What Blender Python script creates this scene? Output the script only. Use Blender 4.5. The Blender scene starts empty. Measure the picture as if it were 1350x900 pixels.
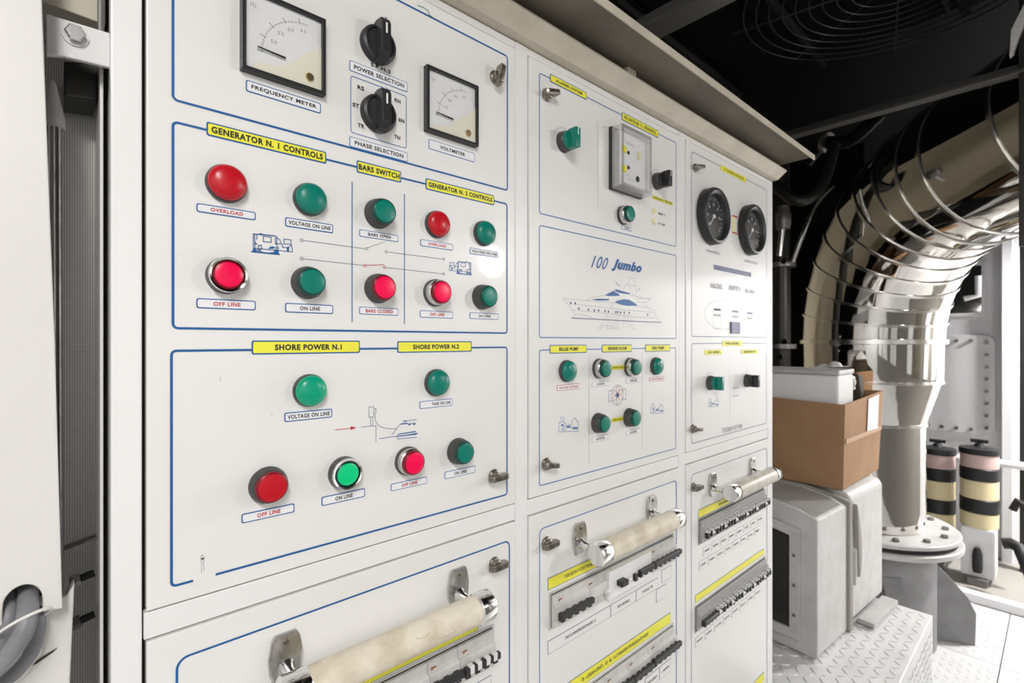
import bpy, bmesh, math, random
from mathutils import Vector, Matrix

random.seed(7)
S = bpy.context.scene
C = S.collection
PI = math.pi

# ------------------------------------------------------------------ camera
# world: switchboard front = plane Y 0 facing -Y, X runs along it, Z up, floor Z 0
H = 1.62            # eye height
D = 0.632           # eye to switchboard front
F = 660.0           # focal length in pixels of a 1350 wide frame
TH = math.atan2(727.0, F)
ct, st = math.cos(TH), math.sin(TH)
cam_d = bpy.data.cameras.new('camera')
cam_d.sensor_width = 36.0
cam_d.lens = 36.0 * F / 1350.0
cam_d.clip_start = 0.02
cam_d.dof.use_dof = True
cam_d.dof.focus_distance = 0.68
cam_d.dof.aperture_fstop = 8.0
cam = bpy.data.objects.new('camera', cam_d)
C.objects.link(cam)
cam.location = (0, -D, H)
cam.rotation_euler = (PI / 2, 0, -(PI / 2 - TH))
S.camera = cam

# ------------------------------------------------------------------ world, lamps, exposure
S.view_settings.view_transform = 'Standard'
S.view_settings.look = 'None'
S.view_settings.gamma = 1.0
S.view_settings.use_curve_mapping = False
S.view_settings.exposure = 0.0
wd = bpy.data.worlds.new('world'); S.world = wd
wd.use_nodes = True
wd.node_tree.nodes['Background'].inputs[0].default_value = (1, 0.98, 0.95, 1)
wd.node_tree.nodes['Background'].inputs[1].default_value = 0.3

LAMPS = [  # x, y, z, size (or disc radius), watts, kind
    (-0.45, -1.50, 2.62, 1.00, 43, 'tube'),
    (2.19, -1.99, 2.17, 0.11, 15, 'wall'),
    (4.70, -1.30, 2.42, 0.14, 118, 'disc'),
]

# ------------------------------------------------------------------ helpers
def ray(px, py):
    a = (px - 675.0) / F
    return Vector((ct + a * st, st - a * ct, (450.0 - py) / F))

def P(px, py, p=0.0):
    """survey: point of the switchboard front (or a plane p in front of it) -> (u, z)"""
    d = ray(px, py); t = (D - p) / d.y
    return (t * d.x, H + t * d.z)

def onX(px, py, X):
    d = ray(px, py); t = X / d.x
    return Vector((X, -D + t * d.y, H + t * d.z))

def onY(px, py, Y):
    d = ray(px, py); t = (D + Y) / d.y
    return Vector((t * d.x, Y, H + t * d.z))

M = {}
def mat(name, col, rough=0.5, metal=0.0, emit=None, estr=0.0, noise=None, bump=None, coat=0.0, trans=0.0, ior=1.45, alpha=1.0):
    m = bpy.data.materials.new(name); m.use_nodes = True
    nt = m.node_tree; b = nt.nodes['Principled BSDF']
    b.inputs['Base Color'].default_value = (*col, 1)
    b.inputs['Roughness'].default_value = rough
    b.inputs['Metallic'].default_value = metal
    b.inputs['IOR'].default_value = ior
    b.inputs['Coat Weight'].default_value = coat
    b.inputs['Coat Roughness'].default_value = 0.05
    b.inputs['Transmission Weight'].default_value = trans
    b.inputs['Alpha'].default_value = alpha
    if emit:
        b.inputs['Emission Color'].default_value = (*emit, 1)
        b.inputs['Emission Strength'].default_value = estr
    if noise or bump:
        tc = nt.nodes.new('ShaderNodeTexCoord')
        nz = nt.nodes.new('ShaderNodeTexNoise')
        nt.links.new(tc.outputs['Object'], nz.inputs['Vector'])
    if noise:      # (second colour, scale, low, high)
        c2, sc, lo, hi = noise
        nz.inputs['Scale'].default_value = sc; nz.inputs['Detail'].default_value = 6
        rp = nt.nodes.new('ShaderNodeValToRGB')
        rp.color_ramp.elements[0].position = lo; rp.color_ramp.elements[1].position = hi
        rp.color_ramp.elements[0].color = (*c2, 1); rp.color_ramp.elements[1].color = (*col, 1)
        nt.links.new(nz.outputs['Fac'], rp.inputs['Fac'])
        nt.links.new(rp.outputs['Color'], b.inputs['Base Color'])
    if bump:       # (scale, strength, distance)
        n2 = nt.nodes.new('ShaderNodeTexNoise'); n2.inputs['Scale'].default_value = bump[0]
        nt.links.new(tc.outputs['Object'], n2.inputs['Vector'])
        bp = nt.nodes.new('ShaderNodeBump'); bp.inputs['Strength'].default_value = bump[1]
        bp.inputs['Distance'].default_value = bump[2]
        nt.links.new(n2.outputs['Fac'], bp.inputs['Height'])
        nt.links.new(bp.outputs['Normal'], b.inputs['Normal'])
    M[name] = m
    return m

mat('panel_white', (0.80, 0.792, 0.772), 0.32, noise=((0.765, 0.755, 0.73), 2.2, 0.36, 0.62), coat=0.10)
mat('frame_white', (0.81, 0.80, 0.79), 0.33, noise=((0.775, 0.76, 0.745), 3.0, 0.3, 0.6))
mat('gap_dark', (0.02, 0.018, 0.015), 0.8)
mat('blue_print', (0.012, 0.105, 0.31), 0.45)
mat('blue_pale', (0.10, 0.19, 0.42), 0.45)
mat('grey_blue', (0.13, 0.17, 0.27), 0.5)
mat('grey_print', (0.42, 0.42, 0.44), 0.5)
mat('grey_faint', (0.46, 0.46, 0.48), 0.5)
mat('black_print', (0.02, 0.02, 0.022), 0.5)
mat('red_print', (0.50, 0.03, 0.05), 0.5)
mat('green_print', (0.20, 0.35, 0.20), 0.5)
mat('yellow_plate', (0.86, 0.83, 0.07), 0.4, noise=((0.80, 0.74, 0.04), 9.0, 0.3, 0.6))
mat('white_plate', (0.79, 0.79, 0.80), 0.4)
mat('black_plastic', (0.022, 0.022, 0.023), 0.38, bump=(400, 0.1, 0.0005))
mat('dark_collar', (0.055, 0.055, 0.053), 0.33)
mat('chrome', (0.78, 0.77, 0.75), 0.12, metal=1.0)
mat('chrome_worn', (0.62, 0.61, 0.60), 0.24, metal=1.0, noise=((0.45, 0.44, 0.43), 60, 0.3, 0.6))
mat('nickel', (0.33, 0.30, 0.26), 0.34, metal=1.0, noise=((0.17, 0.15, 0.12), 90, 0.3, 0.6))
mat('lens_green', (0.0, 0.185, 0.135), 0.34)
mat('lens_green_rim', (0.0, 0.055, 0.04), 0.3)
mat('lens_red_rim', (0.20, 0.0, 0.008), 0.3)
mat('lens_red', (0.50, 0.006, 0.016), 0.30)
mat('lens_green_lit', (0.0, 0.14, 0.06), 0.3, emit=(0.0, 0.52, 0.17), estr=0.85)
mat('lens_green_glow', (0.0, 0.16, 0.10), 0.3, emit=(0.0, 0.40, 0.19), estr=0.40)
mat('lens_red_lit', (0.22, 0.0, 0.02), 0.3, emit=(0.9, 0.0, 0.07), estr=0.75)
mat('dial_white', (0.80, 0.80, 0.80), 0.35)
mat('dial_cream', (0.80, 0.77, 0.64), 0.4)
def thin_glass(name, gloss, rough=.03):
    m = bpy.data.materials.new(name); m.use_nodes = True; nt = m.node_tree
    nt.nodes.remove(nt.nodes['Principled BSDF'])
    t = nt.nodes.new('ShaderNodeBsdfTransparent'); g_ = nt.nodes.new('ShaderNodeBsdfGlossy'); x = nt.nodes.new('ShaderNodeMixShader')
    g_.inputs['Roughness'].default_value = rough; x.inputs[0].default_value = gloss
    nt.links.new(t.outputs[0], x.inputs[1]); nt.links.new(g_.outputs[0], x.inputs[2])
    nt.links.new(x.outputs[0], nt.nodes['Material Output'].inputs['Surface'])
    M[name] = m
thin_glass('glass', .05)
thin_glass('clear_plastic', .38, .12)
mat('brass', (0.72, 0.58, 0.30), 0.3, metal=1.0)
mat('sleeve', (0.72, 0.66, 0.54), 0.55, noise=((0.55, 0.47, 0.34), 22, 0.30, 0.56), bump=(60, 0.7, 0.004))
mat('sleeve_grey', (0.60, 0.56, 0.49), 0.4, noise=((0.50, 0.45, 0.37), 26, 0.3, 0.6), bump=(45, 0.4, 0.003))
mat('breaker_body', (0.66, 0.645, 0.625), 0.45, noise=((0.52, 0.505, 0.485), 30, 0.3, 0.6))
mat('breaker_grey', (0.36, 0.35, 0.34), 0.45)
mat('rust_mark', (0.32, 0.14, 0.07), 0.7)
mat('beige_paint', (0.60, 0.55, 0.45), 0.45, noise=((0.50, 0.45, 0.36), 14, 0.3, 0.65))
mat('shade_brown', (0.165, 0.145, 0.11), 0.5, noise=((0.11, 0.096, 0.072), 7, 0.3, 0.65))  # shade under the canopy put into the colour; also used on one reflection panel
mat('neighbour_white', (0.71, 0.695, 0.665), 0.4, noise=((0.68, 0.66, 0.63), 3, 0.3, 0.6))
mat('cream_panel', (0.40, 0.345, 0.235), 0.5)
mat('guard_steel', (0.022, 0.021, 0.020), 0.4, metal=0.4)
mat('black_ceiling', (0.004, 0.004, 0.0038), 0.6, ior=1.12)
mat('dark_rib', (0.014, 0.0135, 0.013), 0.5, ior=1.12)
mat('dark_steel', (0.050, 0.048, 0.045), 0.4, metal=0.6)
mat('beam_steel', (0.085, 0.082, 0.075), 0.45, metal=0.3)
mat('conduit_steel', (0.26, 0.255, 0.245), 0.4, metal=0.5)
mat('grey_beam', (0.15, 0.145, 0.135), 0.5)
mat('stainless', (0.76, 0.74, 0.71), 0.055, metal=1.0, bump=(5, 0.10, 0.01))
mat('stainless_band', (0.86, 0.84, 0.80), 0.22, metal=1.0)
mat('grey_paint', (0.27, 0.27, 0.275), 0.5, noise=((0.22, 0.22, 0.225), 12, 0.3, 0.6))
mat('light_grey', (0.55, 0.54, 0.53), 0.45, noise=((0.46, 0.45, 0.44), 12, 0.3, 0.6))
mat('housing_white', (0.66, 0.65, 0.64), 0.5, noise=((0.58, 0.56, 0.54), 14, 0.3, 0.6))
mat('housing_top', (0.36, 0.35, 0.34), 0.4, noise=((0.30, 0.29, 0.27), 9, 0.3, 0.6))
mat('strap', (0.36, 0.34, 0.31), 0.6)
mat('dark_glass', (0.03, 0.03, 0.028), 0.12, coat=0.6)
mat('cardboard', (0.40, 0.235, 0.125), 0.8, noise=((0.34, 0.19, 0.098), 7, 0.3, 0.65), bump=(60, 0.2, 0.002))
mat('tape', (0.52, 0.33, 0.20), 0.5)
mat('foam_white', (0.80, 0.79, 0.78), 0.7)
mat('bag_white', (0.75, 0.73, 0.70), 0.35)
mat('bag_dark', (0.035, 0.025, 0.02), 0.5)
mat('paper', (0.78, 0.78, 0.80), 0.6)
mat('plate_metal', (0.74, 0.735, 0.73), 0.42, metal=0.15, noise=((0.64, 0.635, 0.63), 6, 0.3, 0.65))
mat('wall_white', (0.80, 0.80, 0.82), 0.5, noise=((0.76, 0.755, 0.765), 2, 0.3, 0.6))
mat('wall_beige', (0.20, 0.19, 0.17), 0.6)
mat('hull_dark', (0.004, 0.004, 0.004), 0.7, ior=1.12)
mat('bolt_grey', (0.25, 0.24, 0.23), 0.4, metal=0.7)
mat('filter_cream', (0.72, 0.62, 0.38), 0.5)
mat('filter_pink', (0.55, 0.40, 0.38), 0.45)
mat('filter_black', (0.015, 0.015, 0.015), 0.45)
mat('rubber', (0.02, 0.02, 0.021), 0.55)
mat('cable_grey', (0.22, 0.22, 0.235), 0.45, noise=((0.16, 0.16, 0.17), 40, 0.3, 0.6))
mat('tie_white', (0.72, 0.70, 0.67), 0.45)
mat('chip_dark', (0.05, 0.035, 0.02), 0.7)
mat('gauge_face', (0.035, 0.035, 0.037), 0.4)
mat('sticker', (0.80, 0.76, 0.45), 0.5)
mat('tank_blue', (0.06, 0.08, 0.18), 0.4)
mat('lamp_glow', (1, 1, 1), 0.5, emit=(1, 0.97, 0.92), estr=6.0)

# perforated sheet: fine holes, too small to pick apart
def perforated():
    m = mat('perforated', (0.36, 0.35, 0.32), 0.45, metal=0.3)
    nt = m.node_tree; b = nt.nodes['Principled BSDF']
    tc = nt.nodes.new('ShaderNodeTexCoord'); mp = nt.nodes.new('ShaderNodeMapping')
    mp.inputs['Scale'].default_value = (430, 0, 430)
    nt.links.new(tc.outputs['Object'], mp.inputs['Vector'])
    v = nt.nodes.new('ShaderNodeTexVoronoi'); v.inputs['Randomness'].default_value = 0.0
    v.inputs['Scale'].default_value = 1.0
    nt.links.new(mp.outputs['Vector'], v.inputs['Vector'])
    rp = nt.nodes.new('ShaderNodeValToRGB')
    rp.color_ramp.elements[0].position = 0.32; rp.color_ramp.elements[1].position = 0.40
    rp.color_ramp.elements[0].color = (0.42, 0.41, 0.38, 1); rp.color_ramp.elements[1].color = (0.88, 0.87, 0.83, 1)
    nt.links.new(v.outputs['Distance'], rp.inputs['Fac'])
    nt.links.new(rp.outputs['Color'], b.inputs['Base Color'])
perforated()


class G:
    """collects faces for ONE mesh"""
    def __init__(s):
        s.v = []; s.f = []; s.m = []; s.curved = False
    def face(s, pts, m=0):
        i = len(s.v); s.v += [tuple(p) for p in pts]; s.f.append(tuple(range(i, i + len(pts)))); s.m.append(m); return s
    def add(s, vs, fs, m=0):
        i = len(s.v); s.v += [tuple(p) for p in vs]
        for f in fs: s.f.append(tuple(i + k for k in f)); s.m.append(m)
        return s
    def box(s, x0, x1, y0, y1, z0, z1, m=0, mx=None):
        vs = [Vector((x, y, z)) for z in (z0, z1) for y in (y0, y1) for x in (x0, x1)]
        if mx: vs = [mx @ q for q in vs]
        s.add(vs, [(0, 2, 3, 1), (4, 5, 7, 6), (0, 1, 5, 4), (2, 6, 7, 3), (0, 4, 6, 2), (1, 3, 7, 5)], m)
        return s
    def prism(s, poly, y0, y1, m=0):
        """poly of (x, z), counter-clockwise seen from -Y, extruded y0 (front, smaller) to y1"""
        n = len(poly)
        vs = [(x, y0, z) for x, z in poly] + [(x, y1, z) for x, z in poly]
        fs = [tuple(range(n)), tuple(range(2 * n - 1, n - 1, -1))]
        fs += [(k, n + k, n + (k + 1) % n, (k + 1) % n) for k in range(n)]
        s.add(vs, fs, m); return s
    def flat(s, poly, y, m=0):
        s.add([(x, y, z) for x, z in poly], [tuple(range(len(poly)))], m); return s
    def ring(s, outer, inner, y, m=0, y1=None):
        n = len(outer)
        s.add([(x, y, z) for x, z in outer] + [(x, y, z) for x, z in inner],
              [(k, (k + 1) % n, n + (k + 1) % n, n + k) for k in range(n)], m)
        if y1 is not None:
            s.add([(x, y, z) for x, z in outer] + [(x, y1, z) for x, z in outer],
                  [(k, n + k, n + (k + 1) % n, (k + 1) % n) for k in range(n)], m)
            s.add([(x, y, z) for x, z in inner] + [(x, y1, z) for x, z in inner],
                  [((k + 1) % n, n + (k + 1) % n, n + k, k) for k in range(n)], m)
        return s
    def lathe(s, prof, n=32, axis='p', m=0, c=(0, 0, 0), mats=None):
        """prof [(r, h)]; axis 'p' = out of the panel (-Y), 'z' up, 'x'"""
        i0 = len(s.v); s.curved = True
        for r, h in prof:
            for k in range(n):
                a = 2 * PI * k / n; x, y = r * math.cos(a), r * math.sin(a)
                q = {'p': (x, -h, y), 'z': (x, y, h), 'x': (h, x, y)}[axis]
                s.v.append((c[0] + q[0], c[1] + q[1], c[2] + q[2]))
        for j in range(len(prof) - 1):
            for k in range(n):
                k2 = (k + 1) % n
                s.f.append((i0 + j * n + k, i0 + j * n + k2, i0 + (j + 1) * n + k2, i0 + (j + 1) * n + k))
                s.m.append(mats[j] if mats else m)
        if prof[0][0] > 1e-6: s.f.append(tuple(i0 + k for k in range(n - 1, -1, -1))); s.m.append(mats[0] if mats else m)
        if prof[-1][0] > 1e-6:
            j = (len(prof) - 1) * n; s.f.append(tuple(i0 + j + k for k in range(n))); s.m.append(mats[-1] if mats else m)
        return s
    def tube(s, pts, r, n=10, m=0, caps=True):
        pts = [Vector(p) for p in pts]; i0 = len(s.v); up = None; s.curved = True
        rr = r if isinstance(r, (list, tuple)) else [r] * len(pts)
        for j, p in enumerate(pts):
            t = (pts[min(j + 1, len(pts) - 1)] - pts[max(j - 1, 0)]).normalized()
            if up is None:
                up = Vector((0, 0, 1)) if abs(t.z) < 0.9 else Vector((0, 1, 0))
            a = t.cross(up).normalized(); up = a.cross(t).normalized()
            for k in range(n):
                q = 2 * PI * k / n
                s.v.append(tuple(p + (a * math.cos(q) + up * math.sin(q)) * rr[j]))
        for j in range(len(pts) - 1):
            for k in range(n):
                k2 = (k + 1) % n
                s.f.append((i0 + j * n + k, i0 + j * n + k2, i0 + (j + 1) * n + k2, i0 + (j + 1) * n + k)); s.m.append(m)
        if caps:
            s.f.append(tuple(i0 + k for k in range(n - 1, -1, -1))); s.m.append(m)
            j = i0 + (len(pts) - 1) * n; s.f.append(tuple(j + k for k in range(n))); s.m.append(m)
        return s
    def stroke(s, pts, w, y, m=0, closed=False):
        """printed line on the panel, pts (x, z)"""
        pts = list(pts) + ([pts[0]] if closed else [])
        for (x0, z0), (x1, z1) in zip(pts[:-1], pts[1:]):
            dx, dz = x1 - x0, z1 - z0; L = math.hypot(dx, dz)
            if L < 1e-7: continue
            ex, ez = dx / L * w * .45, dz / L * w * .45; nx, nz = -dz / L * w / 2, dx / L * w / 2
            s.flat([(x0 - ex - nx, z0 - ez - nz), (x1 + ex - nx, z1 + ez - nz), (x1 + ex + nx, z1 + ez + nz), (x0 - ex + nx, z0 - ez + nz)], y, m)
        return s
    def mesh(s, mats, origin=(0, 0, 0), bevel=0.0, smooth=35, seg=2):
        me = bpy.data.meshes.new('mesh')
        flat_shade = bool(bevel) and not s.curved      # keep big faces truly flat
        o = Vector(origin)
        me.from_pydata([tuple(Vector(v) - o) for v in s.v], [], s.f)
        if isinstance(mats, str): mats = [mats]
        for k in mats: me.materials.append(M[k])
        me.polygons.foreach_set('material_index', s.m)
        bm = bmesh.new(); bm.from_mesh(me)
        if bevel or smooth:
            bmesh.ops.remove_doubles(bm, verts=bm.verts, dist=1e-6)
        if bevel:
            es = [e for e in bm.edges if len(e.link_faces) == 2 and e.calc_face_angle(0) > 0.5]
            bmesh.ops.bevel(bm, geom=es, offset=bevel, segments=seg, affect='EDGES', profile=0.6, clamp_overlap=True)
        bmesh.ops.recalc_face_normals(bm, faces=bm.faces) if bevel or smooth else None
        bm.to_mesh(me); bm.free()
        if smooth and not flat_shade:
            me.polygons.foreach_set('use_smooth', [True] * len(me.polygons))
            me.set_sharp_from_angle(angle=math.radians(smooth))
        me.update()
        return me

WLOC = {}
def link(name, data, parent=None, loc=(0, 0, 0), label=None, cat=None, group=None, kind=None, local=False):
    o = bpy.data.objects.new(name, data)
    if data is not None: data.name = name
    C.objects.link(o)
    loc = Vector(loc)
    if parent is not None:
        o.parent = parent
        if not local:
            WLOC[o.name] = loc
            loc = loc - WLOC[parent.name]
    if parent is None or local: WLOC[o.name] = loc.copy()
    o.location = loc
    if label: o['label'] = label
    if cat: o['category'] = cat
    if group: o['group'] = group
    if kind: o['kind'] = kind
    return o

def thing(name, label, cat, loc=(0, 0, 0), group=None, rz=0):
    o = link(name, None, None, loc, label, cat, group)
    o.empty_display_size = 0.05
    o.rotation_euler = (0, 0, rz)
    return o

def part(name, g, mats, parent, origin=None, label=None, kind=None, **kw):
    """mesh given in world coordinates, origin = where the object sits"""
    if origin is None: origin = WLOC[parent.name] if parent else (0, 0, 0)
    return link(name, g.mesh(mats, origin, **kw), parent, origin, label=label, kind=kind)

def rrect(x0, x1, z0, z1, r, n=5):
    pts = []
    for cx, cz, a0 in ((x1 - r, z0 + r, -90), (x1 - r, z1 - r, 0), (x0 + r, z1 - r, 90), (x0 + r, z0 + r, 180)):
        for k in range(n + 1):
            a = math.radians(a0 + 90 * k / n); pts.append((cx + r * math.cos(a), cz + r * math.sin(a)))
    return pts

def circle(cx, cz, r, n=20):
    return [(cx + r * math.cos(2 * PI * k / n), cz + r * math.sin(2 * PI * k / n)) for k in range(n)]

def text_verts(s, bold=0.018, res=3, shear=0.0):
    cu = bpy.data.curves.new('t', 'FONT'); cu.body = s; cu.size = 1.0; cu.offset = bold; cu.resolution_u = res
    cu.space_character = 1.12; cu.shear = shear; cu.fill_mode = 'FRONT'
    o = bpy.data.objects.new('t', cu); C.objects.link(o)
    dg = bpy.context.evaluated_depsgraph_get()
    me = bpy.data.meshes.new_from_object(o.evaluated_get(dg))
    vs = [tuple(v.co) for v in me.vertices]; fs = [tuple(p.vertices) for p in me.polygons]
    bpy.data.objects.remove(o); bpy.data.curves.remove(cu); bpy.data.meshes.remove(me)
    x0 = min(v[0] for v in vs); x1 = max(v[0] for v in vs); y0 = min(v[1] for v in vs); y1 = max(v[1] for v in vs)
    return [((v[0] - (x0 + x1) / 2) / (x1 - x0), (v[1] - (y0 + y1) / 2) / (y1 - y0)) for v in vs], fs

def add_text(g, s, cx, cz, w, h, y, m=0, bold=0.018, shear=0.0):
    vs, fs = text_verts(s, bold, shear=shear)
    g.add([(cx + a * w, y, cz + b * h) for a, b in vs], fs, m)
    return g

def add_greek(g, cx, cz, w, h, y, m=0, words=2):
    """lettering too small to read in the photo: a row of tiny strokes"""
    x = cx - w / 2
    rnd = random.Random(int(abs(cx * 7919 + cz * 104729) * 1000))
    lw = h * 0.62; n = max(3, int(w / lw))
    gaps = set(rnd.sample(range(1, n - 1), min(words - 1, n - 2))) if n > 3 else set()
    for k in range(n):
        if k in gaps: continue
        a = x + k * w / n; b = w / n * 0.72; t = h * 0.2
        g.flat([(a, cz - h / 2), (a + b * .35, cz - h / 2), (a + b * .35, cz + h / 2), (a, cz + h / 2)], y, m)
        zz = cz + rnd.choice((-.5, -.1, .3)) * h
        g.flat([(a + b * .35, zz), (a + b, zz), (a + b, zz + t), (a + b * .35, zz + t)], y, m)
        if rnd.random() < .6:
            g.flat([(a + b * .7, cz - h / 2), (a + b, cz - h / 2), (a + b, cz + h / 2 * rnd.choice((0, 1))), (a + b * .7, cz + h / 2 * .9)], y, m)
    return g

# =================================================================== the room
def struct(name, g, mats, **kw):
    return link(name, g.mesh(mats, **kw), None, (0, 0, 0), kind='structure')

XL, XR, YN, YB, ZC = -1.3, 5.20, -2.05, 1.05, 2.66
floor = struct('floor', G().box(XL, XR, YN, YB, -0.10, -0.012), 'gap_dark', smooth=0)
fx = [XL, -0.4, 0.5, 1.4, 2.50, 3.48, 4.45, XR]; fy = [YN, -1.30, -0.42, 0.33, YB]
for i in range(len(fx) - 1):
    for j in range(len(fy) - 1):
        x0, x1, y0, y1 = fx[i] + .002, fx[i + 1] - .002, fy[j] + .002, fy[j + 1] - .002
        pl = part('floor_plate', G().box(x0, x1, y0, y1, -0.011, 0.0), 'plate_metal', floor, ((x0 + x1) / 2, (y0 + y1) / 2, -0.011), bevel=0.001, seg=1)
        if fx[i] >= 2.2 and y0 < .4:      # raised lozenges where they can be seen
            g = G(); n = 0
            a = x0 + .03; row = 0
            while a < x1 - .03:
                b = y0 + .03 + (row % 2) * .0
                col = 0
                while b < y1 - .03:
                    sg = 1 if (row + col) % 2 else -1
                    d = Vector((math.cos(sg * PI / 4), math.sin(sg * PI / 4))) ; e = Vector((-d.y, d.x))
                    q = [d * .017, e * .0045, -d * .017, -e * .0045]
                    g.add([(a + t.x, b + t.y, 0.0) for t in q] + [(a + t.x * .5, b + t.y * .5, 0.0022) for t in q],
                          [(4, 5, 6, 7)] + [(k, (k + 1) % 4, 4 + (k + 1) % 4, 4 + k) for k in range(4)])
                    b += .034; col += 1
                a += .034; row += 1
            part('tread_pattern', g, 'plate_metal', pl, ((x0 + x1) / 2, (y0 + y1) / 2, -0.011), kind='stuff', smooth=0)
struct('ceiling', G().box(XL, XR, YN, YB, ZC + 0.35, ZC + 0.42), 'black_ceiling', smooth=0)
struct('wall_far', G().box(XR, XR + .08, YN, YB, -.1, ZC + .42), 'wall_white', smooth=0)
struct('wall_back', G().box(XL, XR, YB, YB + .08, -.1, ZC + .42), 'hull_dark', smooth=0)
struct('blackout_sheet', G().box(4.15, 4.20, .30, YB, -.0, ZC + .34), 'hull_dark', smooth=0)  # black sheet added to keep the gap beside the pipe dark
struct('reflection_panel_8', G().box(2.2, 4.1, YB - .03, YB, .9, 2.75), 'cream_panel', bevel=.004)  # unseen cream panel, there for its reflection in the steel elbow
struct('wall_near', G().box(XL, XR, YN - .08, YN, -.1, ZC + .42), 'wall_beige', smooth=0)
for k, (xa_, xb_, zt_, m_) in enumerate(((-.9, -.1, 2.0, 'wall_white'), (.05, .75, 2.0, 'wall_white'), (1.15, 1.70, 1.75, 'wall_white'), (2.55, 2.85, 2.0, 'wall_white'), (3.02, 3.40, 1.5, 'shade_brown'), (3.70, 4.05, 2.2, 'wall_white'), (4.45, 5.0, 1.9, 'wall_white'))):
    struct('reflection_panel_%d' % (k + 1), G().box(xa_, xb_, YN, YN + .03, .95, zt_), m_, bevel=.004)  # unseen light and brown panels, added for the polished pipe to reflect
struct('wall_left', G().box(XL - .08, XL, YN, YB, -.1, ZC + .42), 'wall_white', smooth=0)

# lamps of the aisle: a tube lamp behind the camera, a round wall lamp opposite, a round lamp at the far end
for (x, y, z, L, pw, kind) in LAMPS:
    ld = bpy.data.lights.new('lamp_light', 'AREA'); ld.energy = pw; ld.color = (1.0, 0.985, 0.965)
    if kind == 'tube':
        t = thing('ceiling_lamp', 'white fluorescent tube lamp hanging over the near end of the aisle', 'lamp', (x, y, z))
        part('lamp_housing', G().box(x - .12, x + .12, y - L / 2 - .03, y + L / 2 + .03, z + .012, z + .07), 'frame_white', t, bevel=.006)
        part('lamp_hanger', G().box(x - .03, x + .03, y - .03, y + .03, z + .07, ZC + .35), 'frame_white', t, bevel=.003)
        ld.shape = 'RECTANGLE'; ld.size = .20; ld.size_y = L
        link('lamp_light', ld, t, (x, y, z))
    elif kind == 'wall':
        t = thing('wall_lamp', 'round white bulkhead lamp on the wall opposite the switchboard', 'lamp', (x, YN, z))
        part('lamp_housing', G().lathe([(L + .03, 0), (L + .03, -.035), (L + .012, -.045)], 32, c=(x, YN, z)), 'frame_white', t, (x, YN, z))
        ld.shape = 'DISK'; ld.size = 2 * L
        o = link('lamp_light', ld, t, (x, y, z)); o.rotation_euler = (PI / 2, 0, 0)   # shines towards the switchboard
    else:
        t = thing('ceiling_lamp', 'round white lamp hanging over the far end of the aisle', 'lamp', (x, y, z))
        part('lamp_housing', G().lathe([(L + .03, .012), (L + .03, .05), (L * .5, .09)], 32, axis='z', c=(x, y, z)), 'frame_white', t)
        part('lamp_hanger', G().box(x - .02, x + .02, y - .02, y + .02, z + .08, ZC + .35), 'frame_white', t, bevel=.003)
        ld.shape = 'DISK'; ld.size = 2 * L
        link('lamp_light', ld, t, (x, y, z))

# =================================================================== switchboard
zt, zm1, zm2, zb = H + .502, H - .277, H - .309, .22     # door edges
ux = [(P(193, 450)[0], P(679, 450)[0]), (P(697.5, 450)[0], P(895, 450)[0]), (P(904.5, 450)[0], P(1013, 450)[0])]
UL, UR = P(146, 450)[0], P(1019, 450)[0]
DEP = 0.42
cab = thing('switchboard_cabinet', 'white steel switchboard cabinet with three bays that carry the control panels', 'cabinet', ((UL + UR) / 2, DEP / 2, 0))
ZTOP = H + .5165
gp = .0022
body = G().box(UL + .003, UR - .003, .02, DEP, .08, ZTOP - .004)
part('body', body, 'frame_white', cab, bevel=.002)
part('recess_backing', G().box(UL + .012, UR - .012, .0135, .0205, .10, ZTOP - .01), 'gap_dark', cab, smooth=0)
part('plinth', G().box(UL + .02, UR - .02, .03, DEP, 0, .08), 'dark_steel', cab, bevel=.002)
edges = [UL] + [b for d in ux for b in d] + [UR]
for k in range(4):
    a, b = edges[2 * k], edges[2 * k + 1]
    a2 = a if k == 0 else a + gp; b2 = b if k == 3 else b - gp
    if k == 0: b2 = b - .0035
    part('stile', G().box(a2, b2, .0015, .022, .08, ZTOP), 'frame_white', cab, ((a + b) / 2, .01, .08), bevel=.0015)
for (a, b) in ux:
    a2, b2 = a - gp + .0002, b + gp - .0002
    part('rail', G().box(a2, b2, .0025, .022, zt + gp, ZTOP), 'frame_white', cab, ((a + b) / 2, .01, zt + gp), bevel=.0012)
    part('rail', G().box(a2, b2, .0025, .022, zm2 + gp, zm1 - gp), 'frame_white', cab, ((a + b) / 2, .01, zm2), bevel=.0012)
    part('rail', G().box(a2, b2, .0025, .022, .08, zb - gp), 'frame_white', cab, ((a + b) / 2, .01, .08), bevel=.0012)

# overhead canopy: sloped lip and projecting plate with a turned edge
can = thing('overhead_canopy', 'beige sheet metal canopy overhanging the top of the switchboard', 'canopy', ((UL + UR) / 2, 0, ZTOP))
UE = UR + .004
g = G()
xa, xb = UL - .02, UE
prof = [(.012, H + .518), (-.014, H + .520), (-.041, H + .5415), (-.039, H + .5465), (-.012, H + .527), (.012, H + .530)]
n = len(prof)
g.add([(xa, y, z) for y, z in prof] + [(xb, y, z) for y, z in prof], [tuple(range(n)), tuple(range(2 * n - 1, n - 1, -1))] + [(k, n + k, n + (k + 1) % n, (k + 1) % n) for k in range(n)])
part('sloped_lip', g, 'beige_paint', can, (xa, 0, H + .52), bevel=.0008)
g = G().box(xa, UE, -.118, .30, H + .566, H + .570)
part('top_plate', g, 'shade_brown', can, (xa, 0, H + .566), bevel=.0006)  # coloured dark for the shade on its underside
part('turned_edge', G().box(xa, UE, -.1205, -.1165, H + .556, H + .5705), 'beige_paint', can, (xa, -.118, H + .556), bevel=.001)
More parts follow.
